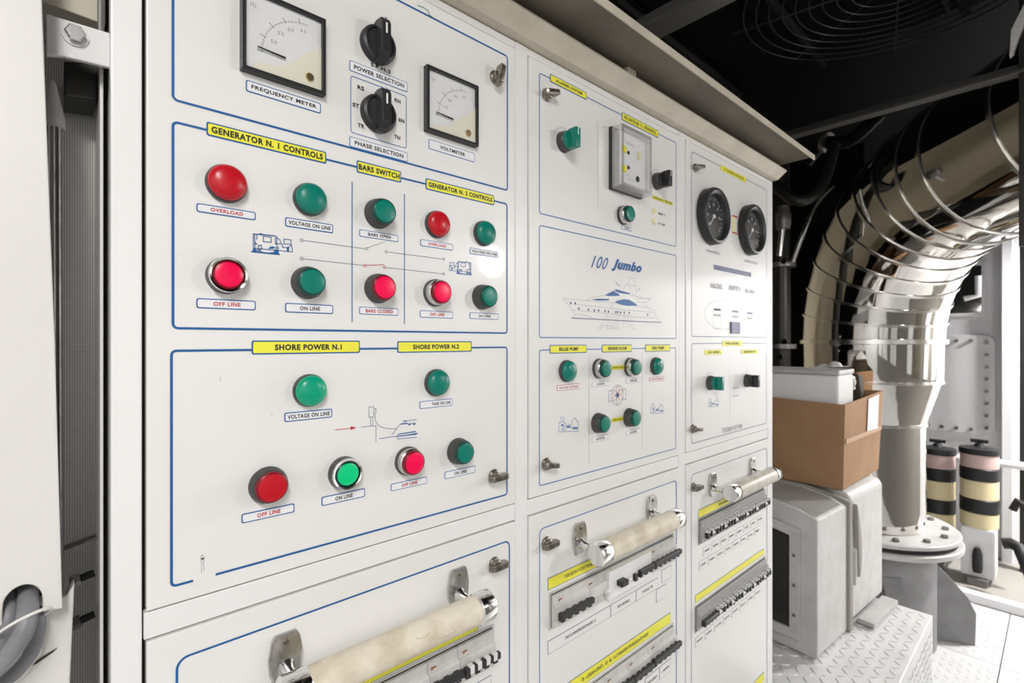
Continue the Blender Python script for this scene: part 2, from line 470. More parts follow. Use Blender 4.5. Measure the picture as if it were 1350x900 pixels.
part('back_web', G().box(xa, UE - .01, .0, .004, H + .530, H + .566), 'beige_paint', can, (xa, 0, H + .53), smooth=0)
for px in (812, 560):
    u = P(px, 80)[0]
    part('support_tab', G().box(u, u + .03, -.03, .0, H + .545, H + .566), 'beige_paint', can, (u, 0, H + .545), bevel=.001)

# ---------------------------------------------------------------- panel fittings
def plate(door, pxl, pxr, yt, yb, text=None, style='white', tcol='black_print', tw=.78, th=.44, greek=0, tdx=0.0, bold=.034):
    (x0, z1), (x1, _) = P(pxl, yt), P(pxr, yt)
    z0 = P(pxl, yb)[1]
    h = z1 - z0; w = x1 - x0; cx, cz = (x0 + x1) / 2, (z0 + z1) / 2
    ow = {'white': .0010, 'yellow': .0016, 'bare': .0006, 'red': .0008, 'grey': .0008}[style]
    om = {'white': 'blue_pale', 'yellow': 'blue_print', 'bare': 'grey_print', 'red': 'red_print', 'grey': 'grey_print'}[style]
    fm = {'white': 'white_plate', 'yellow': 'yellow_plate', 'bare': 'yellow_plate', 'red': 'white_plate', 'grey': 'white_plate'}[style]
    if style == 'white' and pxl < 440: om = 'blue_print'; ow = .0012
    g = G().prism(rrect(x0, x1, z0, z1, min(.0022, h * .25), 3), -.0006, 0, 0)
    g.prism(rrect(x0 + ow, x1 - ow, z0 + ow, z1 - ow, min(.0016, h * .2), 3), -.0009, -.0005, 1)
    pl = part('label_plate', g, [om, fm], door, (cx, 0, cz), smooth=0)
    if text or greek:
        t = G()
        if text: add_text(t, text, cx + tdx * w, cz, w * tw, h * th, -.0011, bold=bold)
        else: add_greek(t, cx + tdx * w, cz, w * tw, h * th, -.0011, words=greek)
        part('lettering', t, tcol, pl, (cx, 0, cz), smooth=0)
    return pl

def border(door, pxl, pxr, v0, v1, r=.006, w=.0026, m='blue_print'):
    x0, x1 = P(pxl, 450)[0], P(pxr, 450)[0]
    g = G().ring(rrect(x0, x1, H + v0, H + v1, r), rrect(x0 + w, x1 - w, H + v0 + w, H + v1 - w, max(r - w, .001)), -.0004)
    return part('border_line', g, m, door, ((x0 + x1) / 2, 0, H + v0), smooth=0)

def line(door, pts, w=.0012, m='blue_pale', name='printed_line', closed=False):
    q = [P(*p) for p in pts]
    g = G().stroke(q, w, -.0004, closed=closed)
    return part(name, g, m, door, (q[0][0], 0, q[0][1]), smooth=0)

def printed(door, px, py, text, h, m='black_print', w=None, bold=.034, name='printed_text', shear=0.0):
    x, z = P(px, py)
    if w is None: w = h * .86 * len(text)
    return part(name, add_text(G(), text, x, z, w, h, -.0005, bold=bold, shear=shear), m, door, (x, 0, z), smooth=0)

_cache = {}
def cached(key, fn):
    if key not in _cache: _cache[key] = fn()
    return _cache[key]

def button(door, px, py, kind, lens, label, s=1.0, p=None):
    """kind: dome (pilot lamp), chrome (illuminated, bright collar), dark (dark collar)"""
    deep = {'dome': .010, 'chrome': .014, 'dark': .014, 'deep': .017, 'silver': .017}[kind]
    x, z = P(px, py, deep)
    o = (x, 0, z)
    def base():
        g = G()
        if kind == 'dome':
            g.lathe([(.0203 * s, 0), (.0203 * s, .004), (.0195 * s, .0062), (.0170 * s, .0062)], 40)
        elif kind == 'chrome':
            g.lathe([(.0205 * s, 0), (.0205 * s, .0035), (.0198 * s, .006), (.0198 * s, .0125), (.0188 * s, .0145), (.0168 * s, .0135), (.0160 * s, .010), (.014 * s, .010)], 40, mats=[1, 1, 1, 0, 0, 0, 1, 1])
        elif kind == 'silver':
            g.lathe([(.0202 * s, 0), (.0202 * s, .0055), (.0192 * s, .0060), (.0188 * s, .0135), (.0172 * s, .0150), (.014 * s, .0150)], 40, mats=[1, 1, 0, 0, 0, 0])
        else:
            d = 0 if kind == 'dark' else .003
            g.lathe([(.0202 * s, 0), (.0202 * s, .004), (.0192 * s, .0055), (.0185 * s, .0115 + d), (.0172 * s, .0130 + d), (.014 * s, .0130 + d)], 40)
        return g.mesh(['dark_collar'] if kind in ('dome', 'dark', 'deep') else ['chrome' if kind == 'chrome' else 'chrome_worn', 'dark_collar'], smooth=40)
    def cap():
        g = G()
        if kind == 'dome':
            pr = [(.0182 * s, .005), (.0190 * s, .0075), (.0186 * s, .0100), (.0166 * s, .0128), (.0125 * s, .0150), (.0065 * s, .0163), (.0005, .0167)]
        elif kind == 'chrome':
            pr = [(.0158 * s, .009), (.0158 * s, .0122), (.0151 * s, .0133), (.0136 * s, .0140), (.009 * s, .0148), (.0005, .0151)]
        else:
            d = .0035 if kind in ('deep', 'silver') else 0
            pr = [(.0168 * s, .010), (.0168 * s, .0165 + d), (.0160 * s, .0177 + d), (.0146 * s, .0182 + d), (.009 * s, .0188 + d), (.0005, .0190 + d)]
        rim = 'lens_red_rim' if 'red' in lens else 'lens_green_rim'
        mt = [1 if (r_ > .0150 * s and kind != 'dome') else 0 for r_, h_ in pr]
        if kind == 'dome': mt = [1, 0] + [0] * (len(pr) - 2)
        return g.lathe(pr, 40, mats=mt).mesh([lens, rim], smooth=50)
    b = link('push_button' if kind != 'dome' else 'pilot_light', cached(('b', kind, s), base), door, o, label=label)
    link('lens', cached(('l', kind, lens, s), cap), b, o)
    return b

def latch(door, px, py, ang, label=None):
    x, z = P(px, py, .009)
    def mk():
        g = G().lathe([(.0115, 0), (.0115, .003), (.0100, .0045), (.0085, .0050), (.0085, .010), (.0070, .0115), (.0005, .0115)], 24)
        w = [(-.017, .007), (.012, .006), (.0165, .009), (.0165, .020), (.012, .0225), (-.012, .0200), (-.017, .016)]
        n = len(w)
        vs = [(a, -b, -.0042) for a, b in w] + [(a, -b, .0042) for a, b in w]
        g.add(vs, [tuple(range(n)), tuple(range(2 * n - 1, n - 1, -1))] + [(k, n + k, n + (k + 1) % n, (k + 1) % n) for k in range(n)])
        return g.mesh('nickel', bevel=.0012, smooth=40)
    o = link('quarter_turn_latch', cached('latch', mk), door, (x, 0, z), label=label)
    o.rotation_euler = (0, -math.radians(ang), 0)
    return o

def rotary(door, px, py, label):
    x, z = P(px, py, .014)
    o = (x, 0, z)
    def base():
        return G().lathe([(.0255, 0), (.0255, .006), (.0240, .0095), (.0205, .0110), (.0195, .0085), (.0005, .0085)], 44).mesh('black_plastic', smooth=40)
    def wing():
        g = G()
        w = [(-.0262, .004), (.0272, .004), (.0285, .012), (.0265, .0245), (.020, .0275), (-.019, .0275), (-.025, .0235), (-.0275, .012)]
        n = len(w)
        vs = [(-.0068, -b, a) for a, b in w] + [(.0068, -b, a) for a, b in w]
        g.add(vs, [tuple(range(n - 1, -1, -1)), tuple(range(n, 2 * n))] + [(k, (k + 1) % n, n + (k + 1) % n, n + k) for k in range(n)])
        return g.mesh('black_plastic', bevel=.0014, smooth=40)
    def mark():
        return G().box(-.0012, .0012, -.0279, -.027, .006, .0195).box(-.0012, .0012, -.0285, -.012, .0262, .0288).mesh('white_plate', smooth=0)
    b = link('rotary_switch', cached('rs', base), door, o, label=label)
    h = link('knob', cached('rw', wing), b, o)
    link('pointer_mark', cached('rm', mark), b, o)
    return b

def selector(door, px, py, lens, label):
    x, z = P(px, py, .018)
    o = (x, 0, z)
    def base():
        return G().lathe([(.0195, 0), (.0195, .0045), (.0185, .006), (.0182, .0125), (.0168, .014), (.0005, .014)], 36).mesh('dark_collar', smooth=40)
    def knob():
        g = G().lathe([(.0170, .013), (.0170, .0200), (.0160, .0215), (.0005, .0215)], 36)
        g.box(-.0068, .0068, -.037, -.018, -.0175, .0175)
        return g.mesh(lens, bevel=.0012, smooth=40)
    b = link('selector_switch', cached('sb', base), door, o, label=label)
    link('knob', cached(('sk', lens), knob), b, o)
    def mark():
        return G().box(-.0010, .0010, -.0375, -.0368, .004, .016).mesh('white_plate', smooth=0)
    link('pointer_mark', cached('sm', mark), b, o)
    # printed arc above the knob
    g = G(); pts = [(x + .027 * math.cos(math.radians(a)), z + .027 * math.sin(math.radians(a))) for a in range(55, 166, 10)]
    part('printed_arc', g.stroke(pts, .0009, -.0004), 'grey_print', door, o, smooth=0)
    return b

def meter(door, pxl, pxr, ybl, numerals, unit, label):
    a = P(pxl, ybl, .010); b = P(pxr, ybl, .010)
    s = .096
    x0 = (a[0] + b[0]) / 2 - s / 2; z0 = a[1]; z1 = z0 + s; x1 = x0 + s
    o = (x0 + s / 2, 0, z0)
    g = G(); fw = .0048
    sq = lambda d: [(x0 + d, z0 + d), (x1 - d, z0 + d), (x1 - d, z1 - d), (x0 + d, z1 - d)]
    g.ring(sq(0.0), sq(fw), -.0095, y1=-.000)
    m = part('panel_meter', g, 'black_plastic', door, o, label=label, bevel=.0008, smooth=30)
    d = fw
    part('dial', G().box(x0 + d, x1 - d, -.0050, -.0005, z0 + d, z1 - d), 'dial_white', m, o, smooth=0)
    # cream cover of the movement in the lower right corner, curved edge
    w = s - 2 * d; X = lambda f: x0 + d + f * w; Z = lambda f: z1 - d - f * w
    poly = [(X(1), Z(1)), (X(1), Z(.36)), (X(.80), Z(.52)), (X(.60), Z(.72)), (X(.40), Z(.86)), (X(.12), Z(.90)), (X(.06), Z(1))]
    part('movement_cover', G().prism(poly[::-1], -.0066, -.0049), 'dial_cream', m, o, bevel=.0004)
    g = G(); cx, cz = X(.80), Z(.72)
    arc = [(cx - .60 * w * math.cos(math.radians(t)), cz + .60 * w * math.sin(math.radians(t))) for t in range(0, 91, 6)]
    g.stroke(arc, .0004, -.0053)
    for t in range(0, 91, 5):
        big = t % 20 == 0
        r0, r1 = .585, .615 if not big else .655
        c, sn = math.cos(math.radians(t)), math.sin(math.radians(t))
        g.stroke([(cx - r0 * w * c, cz + r0 * w * sn), (cx - r1 * w * c, cz + r1 * w * sn)], .0011 if big else .0004, -.0053)
    for t, nm in zip((22, 42, 62, 84), numerals):
        c, sn = math.cos(math.radians(t)), math.sin(math.radians(t))
        add_text(g, nm, cx - .48 * w * c, cz + .50 * w * sn, .0072, .0042, -.0053, bold=.0)
    add_text(g, unit, X(.10), Z(.14), .0066, .0055, -.0053, bold=.0)
    part('scale_marks', g, 'grey_print', m, o, smooth=0)
    part('needle', G().prism([(X(.14), Z(.685)), (X(.50), Z(.70)), (X(.50), Z(.725)), (X(.14), Z(.70))][::-1], -.0082, -.0074), 'black_print', m, o, smooth=0)
    part('adjuster_screw', G().lathe([(.0052, .0066), (.0052, .0082), (.0045, .0092), (.0005, .0092)], 20, c=(X(.83), 0, Z(.86))), 'brass', m, o)
    part('cover_glass', G().box(x0 + d + .0003, x1 - d - .0003, -.0090, -.0084, z0 + d + .0003, z1 - d - .0003), 'glass', m, o, smooth=0)
    return m

def handle(door, u0, u1, v, sleeve, label):
    """pull bar: two bracket plates, posts, chrome end caps, sleeved grip; u0 u1 = bracket centres"""
    z = H + v; pb = .060; r = .0205
    o = ((u0 + u1) / 2, 0, z)
    h = part('grip', G().lathe([(r * .97, u0 + .006), (r, u0 + .010), (r, u1 - .016), (r * .97, u1 - .012)], 32, axis='x', c=(0, -pb, z)), sleeve, door, o, label=label, smooth=40)
    if sleeve == 'sleeve':
        rc = random.Random(int(u0 * 1000))
        for k in range(4):
            ua = u0 + .03 + rc.random() * (u1 - u0 - .08); a0 = math.radians(40 + rc.random() * 90); pts = []
            for j in range(7):
                a_ = a0 + .16 * math.sin(j * PI / 6) ; uu = ua + j * .0032
                pts.append((uu, -pb - (r + .0001) * math.sin(a_), z + (r + .0001) * math.cos(a_)))
            part('crease', G().tube(pts, .00028, 5), 'strap', h, (ua, -pb, z), smooth=60)
    for k, u in enumerate((u0, u1)):
        zc = z + .008
        poly = [(u - .013, zc - .031), (u + .013, zc - .031), (u + .0185, zc - .014), (u + .020, zc + .004), (u + .0165, zc + .024), (u + .0125, zc + .031), (u - .0125, zc + .031), (u - .0165, zc + .024), (u - .020, zc + .004), (u - .0185, zc - .014)]
        part('bracket', G().prism(poly, -.0065, 0), 'chrome_worn', h, (u, 0, z), bevel=.0022)
        part('screw', G().lathe([(.0042, .006), (.0042, .0072), (.003, .0080), (.0005, .0080)], 14, c=(u, 0, zc + .021)), 'nickel', h, (u, 0, z))
        part('post', G().lathe([(.0105, .006), (.0080, .012), (.0068, .020), (.0066, pb - .012)], 20, c=(u, 0, z - .002)), 'chrome', h, (u, 0, z))
        a, b = (u - .024, u + .0062) if k == 0 else (u - .0122, u + .0145)
        part('end_cap', G().lathe([(r * .93, a), (r * 1.07, a + .0025), (r * 1.07, b - .002), (r * 1.0, b)], 32, axis='x', c=(0, -pb, z)), 'chrome', h, (u, 0, z), smooth=40)
    return h

def breaker_row(door, u0, u1, v1, n, poles, grey=False, gaps=(), stripes=()):
    """row of circuit breakers in a cut-out; poles = list of pole counts, tie bar over each group"""
    z1 = H + v1; z0 = z1 - .060
    wdt = (u1 - u0) / n
    fr = G().ring([(u0 - .005, z0 - .004), (u1 + .005, z0 - .004), (u1 + .005, z1 + .004), (u0 - .005, z1 + .004)],
                  [(u0 - .001, z0 - .0005), (u1 + .001, z0 - .0005), (u1 + .001, z1 + .0005), (u0 - .001, z1 + .0005)], -.0012, y1=0)
    part('cutout_frame', fr, 'breaker_grey' if grey else 'light_grey', door, (u0, 0, z0), smooth=0)
    part('cutout_recess', G().box(u0 - .001, u1 + .001, -.0006, 0, z0 - .0005, z1 + .0005), 'gap_dark', door, (u0, 0, z0), smooth=0)
    i = 0
    def bmesh_for(k):
        w = wdt * k - .0008
        def mk():
            # stepped profile seen from the side (y, z)
            pr = [(0, -.029), (-.006, -.029), (-.0065, -.013), (-.0135, -.011), (-.0135, .012), (-.0065, .014), (-.006, .0285), (0, .0285)]
            n_ = len(pr); g = G()
            g.add([(-w / 2, y, z) for y, z in pr] + [(w / 2, y, z) for y, z in pr],
                  [tuple(range(n_)), tuple(range(2 * n_ - 1, n_ - 1, -1))] + [(q, n_ + q, n_ + (q + 1) % n_, (q + 1) % n_) for q in range(n_)])
            return g.mesh('breaker_grey' if grey else 'breaker_body', bevel=.0006, seg=1)
        return cached(('cb', k, round(wdt, 5), grey), mk)
    def lever_for(k):
        w = wdt * k - .003
        def mk():
            g = G()
            for q in range(k):
                xx = -wdt * k / 2 + wdt * (q + .5)
                g.box(xx - .0046, xx + .0046, -.0235, -.013, -.0125, .0020)
            if k > 1: g.box(-w / 2, w / 2, -.0270, -.0190, -.0060, .0048)
            elif grey: g.box(-.0046, .0046, -.0245, -.013, .0022, .0075, 1)
            return g.mesh(['black_plastic', 'white_plate'], bevel=.0009, seg=1)
        return cached(('lv', k, round(wdt, 5), grey), mk)
    for gi, k in enumerate(poles):
        if i >= n: break
        k = min(k, n - i)
        x = u0 + wdt * (i + k / 2); z = (z0 + z1) / 2
        b = link('circuit_breaker', bmesh_for(k), door, (x, -.0006, z))
        if gi not in gaps:
            link('lever', lever_for(k), b, (x, -.0006, z - (.0 if gi % 3 else .002)))
        if not grey and wdt * k > .03:
            link('rating_mark', cached(('rk', k, round(wdt, 5)), lambda: G().box(-wdt * .3, wdt * .18, -.0072, -.0064, .017, .0195).box(-wdt * .22, -wdt * .12, -.0072, -.0064, .015, .017).mesh('rust_mark', smooth=0)), b, (x - wdt * k * .3, -.0006, z))
        if gi in gaps or gi % 4 == 1:
            link('wire_marker', cached('wm', lambda: G().lathe([(.0048, -.005), (.0048, .005)], 12, axis='x').mesh('tie_white', smooth=40)), b, (x + wdt * k * .3, -.022, z - .004))
        if gi in stripes:
            for f in (-.32, -.12, .12, .32):
                link('wire_marker', cached('wb', lambda: G().box(-.004, .004, -.0278, -.0182, -.0068, .0056).mesh('tie_white', bevel=.0008, seg=1)), b, (x + wdt * k * f, -.0006, z))
        i += k

def strip(door, u0, u1, v1, v0, greek=0, off=0.0):
    z1, z0 = H + v1, H + v0
    g = G().prism([(u0, z0), (u1, z0), (u1, z1), (u0, z1)], -.0006, 0, 0)
    e = .0012
    g.prism([(u0 + e, z0 + e), (u1 - e, z0 + e), (u1 - e, z1 - e), (u0 + e, z1 - e)], -.0009, -.0005, 1)
    o = ((u0 + u1) / 2, 0, z0)
    pl = part('label_strip', g, ['grey_blue', 'yellow_plate'], door, o, smooth=0)
    if greek:
        part('lettering', add_greek(G(), (u0 + u1) / 2 + off, (z0 + z1) / 2, (u1 - u0) * .55, (z1 - z0) * .30, -.0011, words=greek), 'black_print', pl, o, smooth=0)
    return pl

def boxed_labels(door, cells, col='grey_blue'):
    """outlined caption cells under the breakers: (u0, u1, v1, v0, words)"""
    for (u0, u1, v1, v0, words) in cells:
        z1, z0 = H + v1, H + v0; e = .0009
        g = G().prism([(u0, z0), (u1, z0), (u1, z1), (u0, z1)], -.0005, 0, 0)
        g.prism([(u0 + e, z0 + e), (u1 - e, z0 + e), (u1 - e, z1 - e), (u0 + e, z1 - e)], -.0008, -.0004, 1)
        pl = part('caption_cell', g, [col, 'panel_white'], door, ((u0 + u1) / 2, 0, z0), smooth=0)
        if words:
            part('lettering', add_greek(G(), (u0 + u1) / 2, (z0 + z1) / 2, (u1 - u0) * (.5 if u1 - u0 > .06 else .7), min(.006, (z1 - z0) * .36), -.001, words=words), 'black_print', pl, ((u0 + u1) / 2, 0, z0), smooth=0)

def door(name, k, z0, z1, label, cat):
    a, b = ux[k]
    t = thing(name, label, cat, ((a + b) / 2, 0, z0))
    part('door_sheet', G().box(a, b, 0, .013, z0, z1), 'panel_white', t, bevel=.0012)
    return t

# ================================================================ bay 1, upper panel
d = door('control_panel', 0, zm1, zt, 'large control panel with frequency meter, voltmeter, generator and shore power buttons', 'control panel')
border(d, 226, 669.5, .254, .483); border(d, 226, 669, .0128, .2333); border(d, 224, 669, -.2595, -.0085)
meter(d, 319.8, 429.5, 89, ('50', '55', '60', '65'), 'Hz', 'square frequency meter with black bezel')
plate(d, 324, 422.7, 104.9, 120, 'FREQUENCY METER', tw=.87, th=.42)
meter(d, 563.6, 631.5, 170.5, ('10', '20', '30', '40'), 'V', 'square voltmeter with black bezel')
plate(d, 565, 625.6, 183, 196, 'VOLTMETER', tw=.55, th=.36)
rotary(d, 503.5, 55, 'black rotary power selection switch')
printed(d, 500.5, 30, '0', .0045)
printed(d, 502, 90, 'S.P.N.2', .0052, w=.030)
plate(d, 460.5, 537, 79, 93, 'POWER SELECTION', tw=.86, th=.42)
x0, z1 = P(461.8, 99); x1 = P(536, 99)[0]; z0 = P(461.8, 174.6)[1]
part('switch_outline', G().ring(rrect(x0, x1, z0, z1, .004), rrect(x0 + .0011, x1 - .0011, z0 + .0011, z1 - .0011, .003), -.0004), 'blue_pale', d, (x0, 0, z0), smooth=0)
rotary(d, 504, 146.7, 'black rotary phase selection switch')
for tx, px, py in (('RS', 475.5, 116), ('ST', 469, 139), ('TR', 476, 166), ('0', 500.4, 120), ('RN', 524, 133), ('SN', 529, 159), ('TN', 523.4, 181)):
    printed(d, px, py, tx, .0055)
plate(d, 460.5, 537, 179.5, 193, 'PHASE SELECTION', tw=.84, th=.42)
latch(d, 657, 100, 82)

plate(d, 272, 430, 160, 178.2, 'GENERATOR N. 1 CONTROLS', 'yellow', tw=.93, th=.50, bold=.044)
plate(d, 470, 528.7, 211, 227, 'BARS SWITCH', 'yellow', tw=.92, th=.48, bold=.044)
plate(d, 561, 651.3, 234.7, 249.3, 'GENERATOR N. 2 CONTROLS', 'yellow', tw=.93, th=.44, bold=.044)
button(d, 301, 240, 'dome', 'lens_red', 'large red domed overload lamp of generator 1', 1.04)
plate(d, 258.8, 337, 267.3, 279, 'OVERLOAD', tcol='red_print', tw=.55, th=.46)
button(d, 411.6, 261.4, 'dome', 'lens_green', 'green voltage lamp of generator 1')
plate(d, 375.8, 439, 286, 298.3, 'VOLTAGE ON LINE', tw=.88, th=.44)
button(d, 302, 362, 'chrome', 'lens_red_lit', 'lit red off line button of generator 1 in a chrome collar')
plate(d, 258.8, 337, 392.7, 406, 'OFF LINE', tcol='red_print', tw=.46, th=.42)
button(d, 410.7, 371.5, 'dark', 'lens_green', 'green on line button of generator 1')
plate(d, 375.8, 439, 399, 411.5, 'ON LINE', tw=.42, th=.42)
line(d, [(464, 240), (464, 424)], .0013, 'blue_print', 'divider_line'); line(d, [(533, 256), (533, 426)], .0013, 'blue_print', 'divider_line')
button(d, 506, 279, 'deep', 'lens_green', 'green bars open button')
plate(d, 473.5, 525, 302, 311.5, 'BARS OPEN', tw=.58, th=.45)
button(d, 506, 379, 'deep', 'lens_red_lit', 'red bars closed button in a dark collar')
plate(d, 473.5, 525, 404, 414, 'BARS CLOSED', tcol='red_print', tw=.70, th=.48)
button(d, 580, 294.7, 'dome', 'lens_red', 'red overload lamp of generator 2')
plate(d, 554, 597, 315, 324, 'OVERLOAD', tcol='red_print', tw=.54, th=.44)
button(d, 642, 306.7, 'dome', 'lens_green', 'green voltage lamp of generator 2')
plate(d, 619.3, 656.7, 326, 334.5, 'VOLTAGE ON LINE', tw=.88, th=.40)
button(d, 581.5, 385, 'silver', 'lens_red_lit', 'lit red off line button of generator 2 in a chrome collar')
plate(d, 553.5, 597, 408.8, 418.3, 'OFF LINE', tcol='red_print', tw=.44, th=.44)
button(d, 644, 390.7, 'deep', 'lens_green', 'green on line button of generator 2')
plate(d, 619, 656.7, 411.5, 420, 'ON LINE', tw=.42, th=.40)

# one-line diagram
def node(px, py, m, r=.0021):
    x, z = P(px, py)
    part('diagram_node', G().ring(circle(x, z, r), circle(x, z, r - .0008), -.0006), m, d, (x, 0, z), smooth=0)
for a, b in (((397.6, 316.5), (482.5, 328)), ((397.6, 340.7), (480.7, 350)), ((509, 331.7), (584.7, 341.6)), ((506.8, 352.3), (584.7, 361))):
    line(d, [(a[0] + 3, a[1] + .4), (b[0] - 2.5, b[1] - .3)], .0007, 'grey_blue', 'diagram_line')
line(d, [(484, 326.5), (507, 318.7)], .0007, 'green_print', 'diagram_line'); line(d, [(483, 349.6), (506, 348.8)], .0009, 'red_print', 'diagram_line')
for px, py, m in ((397.6, 316.5, 'grey_blue'), (397.6, 340.7, 'grey_blue'), (482.5, 328, 'green_print'), (509, 331.7, 'green_print'), (480.7, 350, 'red_print'), (506.8, 352.3, 'red_print'), (584.7, 341.6, 'grey_blue'), (584.7, 361, 'grey_blue')):
    node(px, py, m)

def icon(dr, strokes, fills, m, name='printed_icon', w=.0011, origin=None):
    g = G()
    for s in strokes: g.stroke([P(*p) for p in s], w, -.0004)
    for f in fills:
        q = [P(*p) for p in f]
        g.flat(q, -.00045)
    q = P(*(strokes[0][0] if strokes else fills[0][0]))
    return part(name, g, m, dr, (q[0], 0, q[1]), smooth=0)

def gen_icon(x0, y0, sx, sy, slope, flip=False):
    """generator set drawing: 0..60 wide, 0..30 tall in the drawing's own units"""
    def T(a, b):
        a2 = 60 - a if flip else a
        return (x0 + a2 * sx, y0 + b * sy + (a2 * sx) * slope)
    st = [[(3, 1), (3, 24)], [(5, 1), (5, 24)], [(3, 1), (34, 1), (34, 12)], [(8, 2), (8, 8)], [(8, 1.5), (14, -.5), (18, 1.2)],
          [(17, 3), (17, 10), (28, 10), (28, 3), (17, 3)], [(5, 12), (8, 14), (5, 15)], [(10, 21), (10, 16), (14, 15), (15, 20), (12, 22), (10, 21)],
          [(6, 20), (34, 20)], [(25, 19), (30, 16), (36, 17)], [(36, 1), (36, 22)], [(34, 11), (44, 11)], [(36, 3), (40, 5), (42, 10)],
          [(46, 4), (46, 10), (56, 10), (56, 4), (46, 4)], [(44, 11), (44, 15), (52, 15), (56, 11)], [(52, 14), (52, 20)], [(57, 11), (58, 20), (38, 20)], [(7, 22), (20, 25), (34, 23)], [(38, 15), (38, 24)]]
    fl = [[(0, 24), (40, 24), (40, 26), (0, 26)], [(3, 20), (6, 20), (8, 24), (2, 24)], [(33, 19), (38, 19), (39, 24), (31, 24)], [(26, 16), (32, 15), (32, 18), (25, 19)], [(50, 14), (53, 14), (53, 19.5), (50, 19.5)], [(12, 0), (33, 0), (33, 1.6), (12, 1.6)]]
    return [[T(*p) for p in s] for s in st], [[T(*p) for p in f] for f in fl]
a, b = gen_icon(331, 307, .94, .98, .10); icon(d, a, b, 'blue_print', w=.0009)
a, b = gen_icon(591, 343, .52, .66, .09, True); icon(d, a, b, 'blue_pale', w=.0009)

# shore power
plate(d, 331.6, 474.3, 448.7, 467.3, 'SHORE POWER N.1', 'yellow', tw=.62, th=.44, bold=.044)
plate(d, 523.6, 621.6, 449.6, 465, 'SHORE POWER N.2', 'yellow', tw=.62, th=.42, bold=.044)
button(d, 411.5, 515, 'dome', 'lens_green_glow', 'glowing green voltage lamp of shore power 1')
plate(d, 374.8, 437.7, 544, 556.3, 'VOLTAGE ON LINE', tw=.88, th=.46)
button(d, 358, 641.8, 'dark', 'lens_red', 'red off line button of shore power 1 in a dark collar', 1.06)
plate(d, 318.3, 388, 677.5, 690, 'OFF LINE', tcol='red_print', tw=.44, th=.46)
button(d, 459, 625, 'chrome', 'lens_green_lit', 'lit green on line button of shore power 1 in a chrome collar', 1.02)
plate(d, 423.7, 481, 655, 667, 'ON LINE', tw=.40, th=.46)
button(d, 579.5, 504.6, 'dome', 'lens_green', 'green voltage lamp of shore power 2')
plate(d, 553, 596.4, 529, 539, 'TAGE ON LINE', tw=.58, th=.42, tdx=.14)
button(d, 545, 609.6, 'silver', 'lens_red_lit', 'lit red off line button of shore power 2 in a chrome collar')
plate(d, 515, 562.5, 637.8, 647.5, 'OFF LINE', tcol='red_print', tw=.44, th=.46)
button(d, 612, 596.5, 'deep', 'lens_green', 'green on line button of shore power 2')
plate(d, 586, 626.5, 621.8, 631.5, 'ON LINE', tw=.40, th=.46)
latch(d, 655.5, 628.5, 4)
g = G(); q = [P(442, 566.6), P(462, 564.2)]; g.stroke(q, .0009, -.0004); g.flat([P(462, 561.6), P(469.5, 563.4), P(462, 566.8)], -.00045)
part('printed_arrow', g, 'red_print', d, (q[0][0], 0, q[0][1]), smooth=0)
icon(d, [[(486.3, 536.2), (492.8, 536), (492.8, 549), (486.3, 550), (486.3, 536.2)], [(493, 538.6), (495.5, 538.4), (495.5, 544.5), (493, 546)],
         [(488.3, 550), (488.3, 561.5)], [(491, 550), (491, 561.2)], [(476, 562.7), (495.6, 561)], [(495.6, 561), (495.6, 582)],
         [(494, 547), (495, 555), (498, 559.5), (503, 562.7), (509, 564.5), (516, 565), (522, 565)]], [], 'grey_blue', w=.0007)
icon(d, [[(500, 578), (518, 575.2), (548, 572.2)], [(516.5, 572.5), (520, 569), (523.5, 563.5), (528.5, 558.3), (537, 557.2)], [(531, 555), (549, 552.8)], [(528.5, 559), (548, 557.4)], [(524, 575.5), (524, 578.5), (549, 576)]],
     [[(520, 575.4), (551, 570.2), (549, 572.6), (526, 575.4)], [(524, 571.8), (548, 567.8), (548, 569.2), (524, 573)], [(532, 554.4), (536, 554), (535.4, 555.6), (532.4, 556)], [(538, 559), (541.5, 558.6), (541, 560.4), (538.4, 560.6)], [(544, 558.5), (547.5, 558), (547, 559.8), (544.4, 560)]], 'blue_print', w=.0008)
# pen mark and scratches
for pts in ([(265.5, 756), (265.8, 742), (264, 735), (266.5, 730.5), (269.2, 734), (268.5, 742), (269, 752)], [(290, 496), (290.5, 503)], [(358, 545), (358.5, 549)]):
    line(d, pts, .0006, 'grey_print', 'scratch_mark')
x, z = P(267, 736); part('pen_dot', G().flat(circle(x, z, .0012, 8), -.0005), 'black_print', d, (x, 0, z), smooth=0)
line(d, [(551, 7.5), (557, 9.5), (564, 14), (566, 20), (572, 24.4)], .0016, 'green_print', 'worn_line_end')

x0, z1 = P(256, 763); x1 = P(283, 763)[0]
part('worn_patch', G().flat([(x0, z1 - .008), (x1, z1 - .006), (x1 + .002, z1 + .005), (x0 - .002, z1 + .004)], -.0006), 'panel_white', d, (x0, 0, z1), smooth=0)

